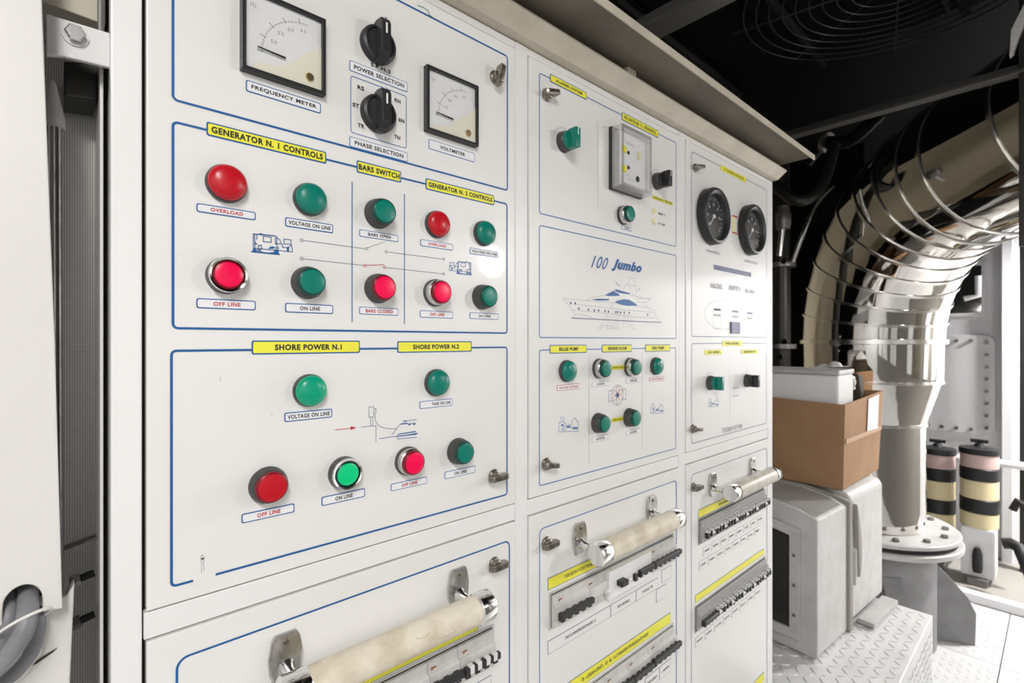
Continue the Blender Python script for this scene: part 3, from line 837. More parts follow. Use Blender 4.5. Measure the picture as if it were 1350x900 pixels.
# ================================================================ bay 2, upper panel
d = door('control_panel', 1, zm1, zt, 'control panel with blue yacht drawing and green pump buttons between the other two', 'control panel')
border(d, 710.5, 891.5, .229, .4826, w=.0020, m='blue_pale'); border(d, 710.5, 891.5, .0062, .2094, w=.0020, m='blue_pale'); border(d, 710.5, 891, -.2600, -.0145, w=.0020, m='blue_pale')
plate(d, 725, 773.4, 97, 107.6, 'ALARMS SYSTEM', 'yellow', tw=.72, th=.36)
plate(d, 819.6, 867.7, 147.3, 158, None, 'yellow', tw=.88, th=.42, greek=3)
latch(d, 725, 123, 12)
selector(d, 752, 184, 'lens_green', 'green illuminated selector switch under the yellow system label')
line(d, [(788, 160.5), (788, 274.6)], .0010, 'grey_print', 'divider_line')
selector(d, 874.5, 237, 'black_plastic', 'black selector switch beside the square monitor')
plate(d, 859.6, 886.6, 257, 262, None, 'bare', tw=.9, th=.55, greek=2)
button(d, 829.5, 282, 'silver', 'lens_green', 'small green test button under the square monitor')
plate(d, 819, 832.6, 297, 301.8, None, 'white', tw=.5, th=.4, greek=1)
for py in (278.5, 292):
    x, z = P(861.7, py)
    b = part('indicator_lamp', G().lathe([(.0068, 0), (.0068, .003), (.0045, .0055), (.0005, .0062)], 16, c=(x, 0, z)), 'sticker', d, (x, 0, z))
    part('printed_text', add_greek(G(), x + .034, z - .001, .030, .0055, -.0005), 'black_print', d, (x, 0, z), smooth=0)
# square monitor under a clear cover
xa, za = P(804.5, 249, .004); za2 = P(804.5, 166.5, .004)[1]
mw, mh = .112, za2 - za
o = (xa + mw / 2, 0, za)
mon = part('monitor_relay', G().box(xa, xa + mw, -.008, 0, za, za + mh), 'black_plastic', d, o, label='square monitor under a clear cover with yellow keys', bevel=.001)
g = G(); sq = lambda e: [(xa + e, za + e), (xa + mw - e, za + e), (xa + mw - e, za + mh - e), (xa + e, za + mh - e)]
g.ring(sq(.001), sq(.009), -.032, y1=-.008)
part('cover_frame', g, 'clear_plastic', mon, o, bevel=.001)
part('face_plate', G().box(xa + .009, xa + mw - .009, -.020, -.008, za + .009, za + mh - .009), 'dial_white', mon, o, smooth=0)
part('cover_glass', G().box(xa + .0091, xa + mw - .0091, -.0315, -.030, za + .0091, za + mh - .0091), 'glass', mon, o, smooth=0)
FX = lambda f: xa + f * mw; FZ = lambda f: za + mh - f * mh
for fx_, fz_, w_, h_, m_ in ((.14, .40, .015, .013, 'yellow_plate'), (.14, .72, .015, .013, 'yellow_plate'), (.66, .42, .010, .016, 'sticker')):
    part('key', G().box(FX(fx_), FX(fx_) + w_, -.023, -.020, FZ(fz_), FZ(fz_) + h_), m_, mon, o, bevel=.0008)
for fx_, fz_, r_ in ((.36, .38, .0038), (.36, .62, .0038), (.66, .75, .0062)):
    part('set_screw', G().lathe([(r_, .0195), (r_, .0215), (.0005, .022)], 14, c=(FX(fx_), 0, FZ(fz_))), 'black_plastic', mon, o)
g = add_greek(G(), FX(.42), FZ(.23), .030, .003, -.0203); add_greek(g, FX(.34), FZ(.74), .016, .003, -.0203); add_greek(g, FX(.42), FZ(.80), .028, .002, -.0203)
part('printed_text', g, 'grey_print', mon, o, smooth=0)

# yacht sign
printed(d, 790.5, 346, '100', .0255, 'blue_print', w=.056, bold=.006, name='sign_lettering', shear=.55)
printed(d, 826.5, 352, 'Jumbo', .0270, 'blue_print', w=.112, bold=.060, name='sign_lettering', shear=.45)
def Q(a, b): return (735 + a / 9.0, 360 + b / 9.0)
hull = [[(65, 300), (330, 322), (640, 352), (900, 385), (1060, 405), (1130, 435)], [(65, 300), (110, 350), (190, 455), (220, 520)], [(200, 370), (420, 392), (700, 425), (980, 452), (1130, 465)],
        [(185, 435), (420, 460), (640, 482), (900, 520), (1160, 530)], [(225, 480), (330, 500), (440, 540)], [(340, 318), (400, 288), (560, 262), (700, 190)], [(940, 300), (1100, 300), (1060, 345), (940, 345)],
        [(1020, 345), (1060, 405)], [(1130, 435), (1190, 550), (1230, 580)], [(860, 262), (1090, 310)]]
icon(d, [[Q(*p) for p in s] for s in hull], [], 'grey_print', 'yacht_outline', w=.0008)
icon(d, [[Q(170, 532), Q(440, 545), Q(800, 565), Q(1230, 585)]], [], 'grey_blue', 'yacht_waterline', w=.0018)
glass_ = [[(400, 312), (480, 302), (606, 305), (612, 322), (480, 325)], [(562, 262), (610, 232), (665, 212), (740, 258), (720, 270), (600, 272)], [(672, 206), (700, 192), (860, 238), (850, 252), (720, 232)],
          [(680, 342), (720, 322), (790, 308), (850, 315), (910, 350), (948, 384), (830, 388), (740, 372)]]
icon(d, [], [[Q(*p) for p in f][::-1] for f in glass_], 'blue_print', 'yacht_windows')
g = G()
for a, b in ((155, 355), (208, 358), (250, 418), (365, 432), (435, 442), (485, 442), (563, 450), (603, 456), (690, 462), (712, 462), (745, 466), (790, 466), (850, 470), (1068, 492)):
    x, z = P(*Q(a, b)); g.flat(rrect(x - .0020, x + .0020, z - .0024, z + .0024, .0008, 2), -.00045)
part('yacht_portholes', g, 'tank_blue', d, P(*Q(155, 355))[:1] + (0,) + P(*Q(155, 355))[1:], smooth=0)
mast = [[(780, 190), (820, 115), (826, 150)], [(850, 70), (860, 50), (905, 55), (925, 150), (930, 280)], [(850, 70), (845, 150), (925, 150)], [(845, 150), (905, 275)], [(940, 215), (985, 165), (960, 205)]]
icon(d, [[Q(*p) for p in s] for s in mast], [], 'grey_faint', 'yacht_mast', w=.0010)
icon(d, [[Q(690, 100), Q(705, 128), Q(740, 152)]], [], 'grey_blue', 'yacht_antenna', w=.0016)
lets = [[(490, 655), (650, 370), (660, 480)], [(490, 655), (515, 655), (545, 620), (585, 620), (585, 655), (725, 655)], [(590, 500), (590, 640)], [(612, 500), (612, 630), (650, 630)], [(655, 480), (655, 650)], [(680, 480), (680, 650)],
        [(705, 480), (705, 650)], [(730, 480), (730, 650)], [(770, 655), (790, 480), (810, 600), (840, 480), (850, 655)], [(880, 500), (880, 655), (905, 655)]]
icon(d, [[Q(*p) for p in s] for s in lets], [], 'grey_faint', 'emblem_outline', w=.0009)

# pumps
plate(d, 724.5, 773, 454.5, 466, 'BILGE PUMP', 'yellow', tw=.52, th=.44, bold=.044)
plate(d, 793.5, 832.6, 454.2, 464.5, 'ENGINE ROOM', 'yellow', tw=.62, th=.44, bold=.044)
plate(d, 850.5, 883, 454, 463.7, 'FIRE PUMP', 'yellow', tw=.48, th=.42, bold=.044)
button(d, 751.5, 489, 'dome', 'lens_green', 'green domed bilge pump lamp', 1.02)
plate(d, 734, 764, 507.6, 515.2, None, 'red', 'red_print', tw=.84, th=.36, greek=3)
button(d, 798, 486, 'silver', 'lens_green', 'upper left green engine room button'); button(d, 838.5, 484, 'silver', 'lens_green', 'upper right green engine room button')
button(d, 868.5, 482.6, 'dome', 'lens_green', 'green domed fire pump lamp')
button(d, 796.5, 558.5, 'deep', 'lens_green', 'lower left green engine room button'); button(d, 837.5, 551, 'deep', 'lens_green', 'lower right green engine room button')
for a in ((780, 801.7, 503.8, 510.2), (825, 844.6, 499.2, 505.6), (780, 801.7, 576.3, 583.3), (825, 844, 568, 574.5)):
    plate(d, *a, None, 'grey', tw=.5, th=.4, greek=1)
plate(d, 856, 876, 497.3, 503, None, 'red', 'red_print', tw=.8, th=.36, greek=2)
plate(d, 806, 823.4, 481.4, 487.8, None, 'bare', tw=.85, th=.45, greek=1); plate(d, 806, 823.4, 551, 557, None, 'bare', tw=.85, th=.45, greek=1)
line(d, [(776.4, 468), (776.4, 611)], .0011, 'grey_print', 'divider_line'); line(d, [(846.4, 466), (846.4, 592)], .0011, 'grey_print', 'divider_line')
x, z = P(814, 520.7)
g = G().ring(circle(x, z, .0215, 28), circle(x, z, .0205, 28), -.0004)
for s in (-1, 1): g.stroke([(x + s * .020, z + .011), (x + s * .030, z + .011), (x + s * .030, z - .011), (x + s * .020, z - .011)], .0010, -.0004)
part('fan_symbol', g, 'grey_blue', d, (x, 0, z), smooth=0)
g = G()
for k in range(6):
    a = k * PI / 3 + PI / 6; cx, cz = x + .0115 * math.cos(a), z + .0115 * math.sin(a)
    pet = [(cx + .0075 * math.cos(t) * math.cos(a) - .0042 * math.sin(t) * math.sin(a), cz + .0075 * math.cos(t) * math.sin(a) + .0042 * math.sin(t) * math.cos(a)) for t in [j * PI / 7 for j in range(14)]]
    g.stroke(pet, .0008, -.0004, closed=True)
part('fan_blades_symbol', g, 'red_print', d, (x, 0, z), smooth=0)
part('fan_hub_symbol', G().flat(circle(x, z, .005), -.0005), 'tank_blue', d, (x, 0, z), smooth=0)
def pump_icon(dr, x0, y0, s, sl):
    T = lambda a, b: (x0 + a * s, y0 + b * s + a * s * sl)
    icon(dr, [[T(*p) for p in q] for q in ([(0, 20), (0, 8), (4, 5), (10, 9), (10, 18)], [(3, 3), (3, 0), (7, 0), (7, 5)], [(11, 12), (16, 10), (16, 15), (11, 14)], [(18, 16), (18, 6), (22, 1), (27, 8), (27, 18)], [(0, 20), (27, 20)], [(3, 10), (8, 14), (4, 17), (9, 18)])],
         [[T(11, 12), T(11, 15), T(16, 15), T(16, 12)], [T(19, 14), T(19, 17), T(26, 17), T(26, 14)], [T(4, 9), T(4, 12), T(7, 13), T(7, 10)]], 'blue_pale', w=.0009)
pump_icon(d, 736.5, 550, .95, -.03); pump_icon(d, 857.5, 532, .64, -.03)
latch(d, 724.5, 612.5, -8)

# ================================================================ bay 3, upper panel
d = door('control_panel', 2, zm1, zt, 'narrow looking end control panel with two round black gauges', 'control panel')
border(d, 911.5, 1010.5, .012, .481, w=.0018, m='grey_blue'); border(d, 911.5, 1010.5, -.259, -.0045, w=.0018, m='grey_blue')
plate(d, 950, 983, 217, 224.5, None, 'bare', tw=.8, th=.45, greek=3)
latch(d, 920.5, 220.5, 10)
for px, py, lb in ((942, 285, 'left round black gauge in a deep bezel'), (992.5, 303, 'right round black gauge in a deep bezel')):
    x, z = P(px, py, .012); o = (x, 0, z)
    def bez(): return G().lathe([(.0745, 0), (.0745, .018), (.0715, .0235), (.066, .0245), (.0590, .0200), (.0555, .0090), (.0005, .0090)], 48).mesh('black_plastic', smooth=35)
    ga = link('round_gauge', cached('bez', bez), d, o, label=lb)
    def dial():
        g = G()
        for t in range(-225, 46, 15):
            c, s = math.cos(math.radians(t)), math.sin(math.radians(t)); r0 = .040 if t % 45 == 0 else .045
            g.stroke([(r0 * c, -r0 * s), (.050 * c, -.050 * s)], .0016, -.0095)
        for t, n_ in ((-225, '0'), (-180, '10'), (-135, '20'), (-90, '30'), (-45, '40'), (0, '50')):
            c, s = math.cos(math.radians(t)), math.sin(math.radians(t)); add_text(g, n_, .032 * c, -.032 * s, .009, .007, -.0095)
        return g.mesh('white_plate', smooth=0)
    link('scale_marks', cached('gdial', dial), ga, o)
    link('needle', cached('gneedle', lambda: G().prism([(-.006, -.0012), (.034, -.0006), (.034, .0006), (-.006, .0012)], -.0115, -.0105).lathe([(.0055, .009), (.0055, .0125), (.0005, .0125)], 16).mesh('white_plate', smooth=30)), ga, o).rotation_euler = (0, math.radians(130), 0)
    link('cover_glass', cached('gglass', lambda: G().lathe([(.0575, .0150), (.0575, .0162), (.0005, .0168)], 40).mesh('glass', smooth=40)), ga, o)
x0, z1 = P(965, 283); x1, z0 = P(969.5, 283)[0], P(965, 307)[1]
st_ = part('sticker', G().prism([(x0, z0), (x1, z0), (x1, z1), (x0, z1)], -.0006, 0), 'sticker', d, (x0, 0, z0), label='pale yellow sticker with red ends between the gauges', smooth=0)
part('red_band', G().flat([(x0, z0), (x1 + .012, z0), (x1 + .012, z0 + .004), (x0, z0 + .004)], -.0008).flat([(x0, z1 - .004), (x1 + .012, z1 - .004), (x1 + .012, z1), (x0, z1)], -.0008), 'red_print', st_, (x0, 0, z0), smooth=0)
plate(d, 929.6, 950, 326.9, 332, None, 'grey', tw=.85, th=.4, greek=2); plate(d, 981, 1000, 341, 345, None, 'grey', tw=.85, th=.4, greek=2)
x0, z1 = P(941, 348.7); x1 = P(990, 348.7)[0]; z0 = P(941, 355)[1]
part('title_bar', G().prism([(x0, z0), (x1, z0), (x1, z1), (x0, z1)], -.0006, 0), 'tank_blue', d, (x0, 0, z0), smooth=0)
for px, py, w_ in ((945, 377, .075), (969, 380, .080), (990, 384, .085)):
    x, z = P(px, py); part('printed_text', add_greek(G(), x, z, w_, .014, -.0005, words=1), 'grey_faint', d, (x, 0, z), smooth=0)
icon(d, [[(998, 402.5), (975, 398), (950, 395.5), (942, 396.5), (934, 401), (929, 409), (928.5, 415), (931, 422), (940, 431), (945, 434)], [(945, 434), (998, 433)], [(940.5, 410), (940.5, 433), (950, 432.5), (950, 411)]], [], 'grey_faint', 'ship_plan_outline', w=.0012)
for px, py, m1, m2 in ((945.5, 408, 'black_print', 'grey_print'), (969.3, 410.5, 'grey_blue', 'grey_faint'), (988.7, 412.8, 'grey_blue', 'grey_faint')):
    x, z = P(px, py); ww = .020
    part('level_bar', G().flat([(x - ww, z - .0028), (x + ww, z - .0028), (x + ww, z + .0028), (x - ww, z + .0028)], -.0005), m1, d, (x, 0, z), smooth=0)
    part('level_bar', G().flat([(x - ww, z - .018), (x + ww, z - .018), (x + ww, z - .012), (x - ww, z - .012)], -.0005), m2, d, (x, 0, z), smooth=0)
x0, z1 = P(962.7, 424); x1 = P(974.3, 424)[0]; z0 = P(962.7, 439.5)[1]
part('level_display', G().box(x0, x1, -.004, 0, z0, z1), 'tank_blue', d, (x0, 0, z0), bevel=.0008)
plate(d, 952, 978, 449, 456.3, None, 'bare', tw=.7, th=.42, greek=2); plate(d, 928.7, 951.3, 461, 467.8, None, 'bare', tw=.7, th=.42, greek=2); plate(d, 976.7, 998.8, 460.5, 467, None, 'bare', tw=.7, th=.42, greek=2)
line(d, [(962, 468), (962, 552)], .0010, 'grey_print', 'divider_line')
selector(d, 944, 505, 'lens_green', 'green illuminated selector switch of the end panel'); selector(d, 992, 502, 'black_plastic', 'black selector switch of the end panel')
pump_icon(d, 933.5, 526, .5, -.05)
for px, py in ((970, 511), (970, 521.5)):
    x, z = P(px, py); part('printed_text', add_greek(G(), x, z, .045, .005, -.0005), 'grey_print', d, (x, 0, z), smooth=0)
x, z = P(966, 564); part('printed_text', add_greek(G(), x, z, .13, .014, -.0005, words=1), 'grey_faint', d, (x, 0, z), smooth=0)
latch(d, 917.5, 565.5, -5)

# ================================================================ lower breaker panels
HV = -.3885
def lower_border(dr, k, m, w=.0024):
    a, b = ux[k]
    g = G().ring(rrect(a + .025, b - .0105 if k else b - .012, zb + .02, H - .336, .012), rrect(a + .025 + w, b - .012 - w, zb + .02 + w, H - .336 - w, .010), -.0004)
    part('border_line', g, m, dr, (a, 0, zb), smooth=0)
d = door('breaker_panel', 0, zb, zm2, 'lower breaker panel with thick peeling cream grip handle nearest the camera', 'breaker panel')
lower_border(d, 0, 'blue_print')
handle(d, .2030, .459, HV, 'sleeve', 'cream sleeved pull handle with chrome ends and peeling wrap')
latch(d, 656, 745, 6)
a, b = ux[0]
strip(d, a + .045, .500, -.440, -.463, 0)
breaker_row(d, a + .045, .527, -.469, 23, [3, 3, 3, 3, 4, 3, 4], gaps=(3,), stripes=(6,))
boxed_labels(d, [(a + .045, a + .18, -.547, -.572, 2), (a + .182, a + .31, -.547, -.572, 2), (a + .33, .527, -.547, -.572, 2)])

d = door('breaker_panel', 1, zb, zm2, 'lower breaker panel with cream grip handle and blank white breaker cover, middle bay', 'breaker panel')
lower_border(d, 1, 'blue_pale', .0020)
handle(d, .7480, 1.0000, HV, 'sleeve', 'cream sleeved pull handle with chrome ends')
latch(d, 724.5, 717, 8)
a, b = ux[1]
strip(d, P(722, 450)[0], P(883, 450)[0], -.4315, -.4537, 2, -.05)
u0, u1 = P(726, 450)[0], P(886, 450)[0]
breaker_row(d, u0, u1, -.464, 22, [5, 3, 4, 1, 3, 6], gaps=(1, 2))
part('blank_cover', G().box(u0 + (u1 - u0) * 8 / 22, u0 + (u1 - u0) * 16 / 22, -.0165, -.001, H - .522, H - .466), 'dial_white', d, (u0, 0, H - .522), bevel=.0008)
x = u0 + (u1 - u0) * 9.3 / 22
part('switch_lever', G().box(x, x + .022, -.031, -.016, H - .500, H - .489), 'black_plastic', d, (x, 0, H - .5), bevel=.001)
boxed_labels(d, [(P(722, 450)[0], P(804.5, 450)[0], -.5464, -.571, 2), (P(804.5, 450)[0] + .001, P(838, 450)[0], -.5464, -.571, 2), (P(838, 450)[0] + .001, P(867, 450)[0], -.5464, -.571, 2), (P(872, 450)[0], P(885, 450)[0], -.535, -.565, 0), (P(865, 450)[0], P(878, 450)[0], -.572, -.603, 0)])
strip(d, P(722, 450)[0], P(883.5, 450)[0], -.647, -.672, 5)
breaker_row(d, P(724, 450)[0], P(886, 450)[0], -.681, 22, [4, 4, 4, 4, 6], gaps=())
boxed_labels(d, [(P(850, 450)[0], P(869, 450)[0], -.757, -.787, 1), (P(869, 450)[0] + .001, P(884, 450)[0], -.757, -.787, 2)])

d = door('breaker_panel', 2, zb, zm2, 'lower breaker panel with single row of small breakers, at the far end', 'breaker panel')
lower_border(d, 2, 'grey_blue', .0018)
handle(d, 1.2940, 1.5510, HV, 'sleeve_grey', 'greyish pull handle with chrome ends')
latch(d, 918.5, 642.5, 8)
a, b = ux[2]
u0, u1 = P(921.5, 450)[0], P(1006, 450)[0]
strip(d, u0 - .005, u1, -.4335, -.4545, 2, .02)
breaker_row(d, u0, u1, -.460, 24, [1] * 24, grey=True, gaps=())
cells = []
for r_, (v1, v0) in enumerate(((-.538, -.560), (-.568, -.592))):
    for k in range(8):
        ua = u0 + .02 * (1 - r_) + k * .049
        cells.append((ua, ua + .042, v1, v0, 1))
boxed_labels(d, cells, 'grey_print')
strip(d, u0 - .02, u1 + .005, -.648, -.667, 0)
breaker_row(d, u0 - .018, u1 + .008, -.679, 24, [4, 1, 1, 1, 1, 1, 1, 1, 1, 1, 1, 1, 1, 1, 1, 1, 1, 1, 1, 1, 1], grey=True)
cells = [(u0 - .02 + k * .052, u0 + .026 + k * .052, -.757, -.782, 1) for k in range(8)]
boxed_labels(d, cells, 'grey_print')
strip(d, u0 - .02, u1 + .005, -1.035, -1.062, 0)

# ================================================================ left of the switchboard
# neighbouring white panel with a cable notch in its lower edge
np_ = thing('neighbour_panel', 'plain white cabinet panel with a cable notch at the left edge of the view', 'panel', (-.30, 0, 1.37))
zl = onY(70, 805, 0).z
ed = [onY(82, 802, 0), onY(72, 450, 0), onY(55, 0, 0)]
top = [(ed[2].x - .004, 2.15)]
nx0, nx1 = onY(3, 800, 0).x, onY(56, 800, 0).x
arch = []
for k in range(13):
    a = PI * k / 12
    arch.append(((nx0 + nx1) / 2 + (nx1 - nx0) / 2 * math.cos(a), zl + .0145 + .016 * math.sin(a)))
poly = [(ed[0].x, ed[0].z), (ed[1].x, ed[1].z), (ed[2].x, ed[2].z)] + top + [(-.62, 2.15), (-.62, zl - .004), (nx0, zl - .001)] + arch[::-1] + [(nx1, zl + .0015)]
part('panel_sheet', G().prism(poly, 0, .012), 'neighbour_white', np_, (-.3, 0, 1.37), bevel=.0008, seg=1)
part('notch_backing', G().box(nx0 - .02, nx1 + .004, .05, .052, zl - .02, zl + .06), 'gap_dark', np_, (-.3, 0, 1.37), smooth=0)
lp = thing('lower_panel', 'white lower cabinet panel under the cable notch', 'panel', (-.30, .018, 1.0))
e1 = onY(98, 770, .018); e2 = onY(92, 900, .018)
part('panel_sheet', G().prism([(-.62, .1), (e2.x - .012, .1), (e2.x, e2.z), (e1.x, e1.z), (e1.x - .006, zl + .004), (-.62, zl + .004)], .018, .035), 'neighbour_white', lp, bevel=.0008, seg=1)
c_ = onY(55, 868, .0176)
part('paint_chip', G().prism([(c_.x - .011, c_.z - .004), (c_.x - .003, c_.z - .003), (c_.x + .008, c_.z + .003), (c_.x + .011, c_.z + .006), (c_.x + .001, c_.z + .002)], .0172, .018), 'chip_dark', lp, smooth=0)
# grey cables out of the notch
def cpt(px, py, Y): return tuple(onY(px, py, Y))
for lb, pts, r_ in (('thick grey cable nearest the camera in the wall notch', [cpt(36, 770, .05), cpt(37, 785, .015), cpt(36, 810, -.008), cpt(30, 835, -.016), cpt(12, 862, -.017), cpt(-10, 885, -.017), cpt(-60, 930, -.017)], .0076),
                    ('thick grey cable behind the nearest one, left in the wall notch', [cpt(11, 778, .05), cpt(11, 795, .02), cpt(11, 815, .007), cpt(5, 838, .007), cpt(-12, 862, .005), cpt(-50, 900, .005)], .0066),
                    ('thinner grey cable lowest in the bundle of the wall notch', [cpt(47, 800, .036), cpt(49, 812, .011), cpt(48, 835, .009), cpt(40, 862, .009), cpt(16, 890, .009), cpt(-22, 916, .009), cpt(-60, 944, .009)], .0062)):
    # smooth the path
    q = [Vector(p) for p in pts]; sm = []
    for i in range(len(q) - 1):
        p0, p1, p2, p3 = q[max(i - 1, 0)], q[i], q[i + 1], q[min(i + 2, len(q) - 1)]
        for k in range(6):
            t = k / 6; sm.append(.5 * ((2 * p1) + (p2 - p0) * t + (2 * p0 - 5 * p1 + 4 * p2 - p3) * t * t + (3 * p1 - p0 - 3 * p2 + p3) * t ** 3))
    sm.append(q[-1])
    link('cable', G().tube(sm, r_, 16).mesh('cable_grey', smooth=60), None, (0, 0, 0), lb, 'cable', 'grey cables in the wall notch')
zt_c = onY(31, 832, -.012)
g = G()
pts = []
for k in range(25):
    a = 2 * PI * k / 24
    pts.append((zt_c.x + .0005 + .0175 * math.cos(a), zt_c.y + .010 + .0150 * math.sin(a) , zt_c.z + .004 + .007 * math.cos(a + .6) - .006 * math.sin(a)))
link('cable_tie', G().tube(pts, .0014, 8, caps=False).mesh('tie_white', smooth=60), None, (0, 0, 0), 'white plastic tie looped around the grey cables', 'cable tie')
link('thin_wire', G().tube([cpt(52, 815, .014), cpt(55, 835, .012), cpt(50, 862, .012), cpt(30, 888, .012), cpt(-5, 912, .012)], .0022, 8).mesh('tie_white', smooth=60), None, (0, 0, 0), 'thin white wire under the grey cable bundle', 'wire')

# the gap: perforated tray, conduit, bracket
tray = thing('perforated_tray', 'tall perforated metal cable tray deep in the gap left of the switchboard', 'cable tray', (.0, .36, .3))
a, b = onY(80, 450, .36).x - .03, UL - .002
part('perforated_sheet', G().box(a, b, .16, .163, .25, 2.3), 'perforated', tray, (a, .36, .25), smooth=0)
part('side_flange', G().box(b - .003, b, .07, .16, .25, 2.3), 'frame_white', tray, (b, .16, .25), bevel=.0008)
part('bracing_rod', G().tube([(a + .03, .13, onY(84, 723, .13).z), (b - .004, .12, onY(130, 706, .12).z)], .0035, 8), 'chrome_worn', tray, (a, .3, 1.3))
for py in (757, 812):
    p_ = onY(118, py, .13)
    bt = part('bolt', G().tube([(p_.x - .012, .13, p_.z - .003), (UL - .007, .13, p_.z + .001)], .0042, 10), 'rubber', tray, tuple(p_))
    part('bolt_nut', G().tube([(p_.x - .017, .13, p_.z - .004), (p_.x - .008, .13, p_.z - .002)], .0072, 6), 'chrome_worn' if py < 800 else 'bolt_grey', bt, tuple(p_), smooth=20)
cd = thing('conduit', 'slim ribbed steel conduit with a tapered cap beside the white panel', 'conduit', (0, .075, .3))
cx = onY(75, 400, .075).x
part('tube', G().tube([(cx, .075, .3), (cx - .004, .075, onY(75, 168, .075).z)], .0082, 14), 'conduit_steel', cd, (cx, .075, .3), smooth=50)
zc_ = onY(75, 170, .075).z
for dx in (-.006, -.002, .002, .006):
    part('rib', G().tube([(cx + dx, .075 - .0075, .3), (cx + dx - .004, .075 - .0075, zc_)], .0013, 6), 'chrome_worn', cd, (cx, .075, .3), smooth=60)
part('tapered_cap', G().lathe([(.0098, 0), (.0098, .010), (.0030, .045), (.0005, .050)], 14, axis='z', c=(cx - .003, .075, zc_)), 'light_grey', cd, (cx, .075, zc_))
br = thing('bracket_plate', 'white bracket plate with a hex bolt at the top of the gap', 'bracket', (.02, .046, 1.98))
q = [onY(61, 18, .046), onY(61, 72, .046), onY(84, 74, .046), onY(150, 90, .046), onY(150, 45, .046)]
part('plate', G().prism([(v.x, v.z) for v in q], .046, .052), 'frame_white', br, (.02, .046, 1.98), bevel=.0012)
bc = onY(99, 47, .046)
part('washer', G().lathe([(.0110, -.046), (.0110, -.0440), (.0005, -.0440)], 24, c=(bc.x, 0, bc.z)), 'frame_white', br, (bc.x, .046, bc.z))
part('hex_bolt', G().lathe([(.0086, -.044), (.0086, -.0385), (.0075, -.0375), (.0005, -.0375)], 6, c=(bc.x, 0, bc.z)), 'chrome_worn', br, (bc.x, .046, bc.z), smooth=0)
q = [onY(84, 80, .095), onY(84, 126, .095), onY(126, 132, .095), onY(132, 84, .095)]
link('dark_block', G().prism([(v.x, v.z) for v in q], .095, .15).mesh('dark_steel', bevel=.002), None, (0, 0, 0), 'dark metal block under the bracket plate in the gap', 'block')
tb = thing('top_beam', 'beige cross beam above the bracket plate in the gap', 'beam', (0, .06, 2.0))
za_ = onY(55, 6, .06).z; zb_ = onY(146, 35, .06).z
part('beam', G().prism([(-.12, za_ + .010), (UL - .001, zb_), (UL - .001, zb_ + .05), (-.12, za_ + .06)], .06, .09), 'beige_paint', tb, (0, .06, 2.0), bevel=.001)
part('drop_rod', G().tube([(onY(133, 20, .055).x, .055, 2.05), (onY(133, 20, .055).x, .055, onY(133, 44, .055).z)], .003, 8), 'bolt_grey', tb, (0, .06, 2.0))

# ================================================================ right side: step, housing, carton
ZS = .467
stp = thing('tread_step', 'low step block of diamond tread plate under the grey housing', 'step', (2.2, .1, 0))
sx0, sx1, sy0, sy1 = 1.78, 2.73, -.262, .62
part('block', G().box(sx0, sx1, sy0, sy1, 0, ZS), 'plate_metal', stp, bevel=.004)
g = G(); row = 0; a = sx0 + .03
while a < sx1 - .02:
    b = sy0 + .03; col = 0
    while b < .1:
        sg = 1 if (row + col) % 2 else -1
        dd = Vector((math.cos(sg * PI / 4), math.sin(sg * PI / 4))); e = Vector((-dd.y, dd.x))
        q = [dd * .019, e * .0052, -dd * .019, -e * .0052]
        g.add([(a + t.x, b + t.y, ZS) for t in q] + [(a + t.x * .5, b + t.y * .5, ZS + .0028) for t in q], [(4, 5, 6, 7)] + [(k, (k + 1) % 4, 4 + (k + 1) % 4, 4 + k) for k in range(4)])
        b += .038; col += 1
    b = .03; col = 0
    while b < ZS - .02:
        sg = 1 if (row + col) % 2 else -1
        dd = Vector((math.cos(sg * PI / 4), math.sin(sg * PI / 4))); e = Vector((-dd.y, dd.x))
        q = [dd * .019, e * .0052, -dd * .019, -e * .0052]
        g.add([(a + t.x, sy0, b + t.y) for t in q] + [(a + t.x * .5, sy0 - .0028, b + t.y * .5) for t in q], [(4, 5, 6, 7)] + [(k, (k + 1) % 4, 4 + (k + 1) % 4, 4 + k) for k in range(4)])
        b += .038; col += 1
    a += .038; row += 1
part('tread_pattern', g, 'plate_metal', stp, kind='stuff', smooth=0)

# housing, turned a few degrees: local x along its length, y into the back, origin at near lower corner
ANG = -math.radians(4.4)
hs = thing('equipment_housing', 'grey metal equipment housing with a dark glass window standing on the tread step', 'housing', (2.02, -.032, ZS + .0035), rz=ANG)
def hpart(name, g, m, parent=None, label=None, **kw):
    o_ = link(name, g.mesh(m, (0, 0, 0), **kw), parent or hs, (0, 0, 0), label=label, local=True)
    return o_
def extrude_x(prof, x0, x1):
    n = len(prof); g = G()
    g.add([(x0, y, z) for y, z in prof] + [(x1, y, z) for y, z in prof], [tuple(range(n)), tuple(range(2 * n - 1, n - 1, -1))] + [(k, n + k, n + (k + 1) % n, (k + 1) % n) for k in range(n)])
    return g
p1 = [(0, 0), (.46, 0), (.46, .545), (.30, .545), (.16, .541), (.06, .524), (0, .500)]
hpart('front_shell', extrude_x([(y_, max(z_, .003)) for y_, z_ in p1], .012, .300), 'housing_white', bevel=.010, seg=3)
p0 = [(-.006, .006), (.466, .006), (.466, .551), (.30, .551), (.16, .547), (.06, .531), (-.006, .507)]
fr_ = hpart('face_frame', extrude_x(p0, 0, .014), 'light_grey', bevel=.003)
hpart('top_sheet', G().face([(.03, .012, .5065), (.27, .012, .5065), (.27, .060, .5255), (.03, .060, .5255)]).face([(.03, .060, .5255), (.27, .060, .5255), (.27, .155, .5425), (.03, .155, .5425)]).face([(.03, .155, .5425), (.27, .155, .5425), (.27, .29, .5470), (.03, .29, .5470)]), 'housing_top', smooth=40)
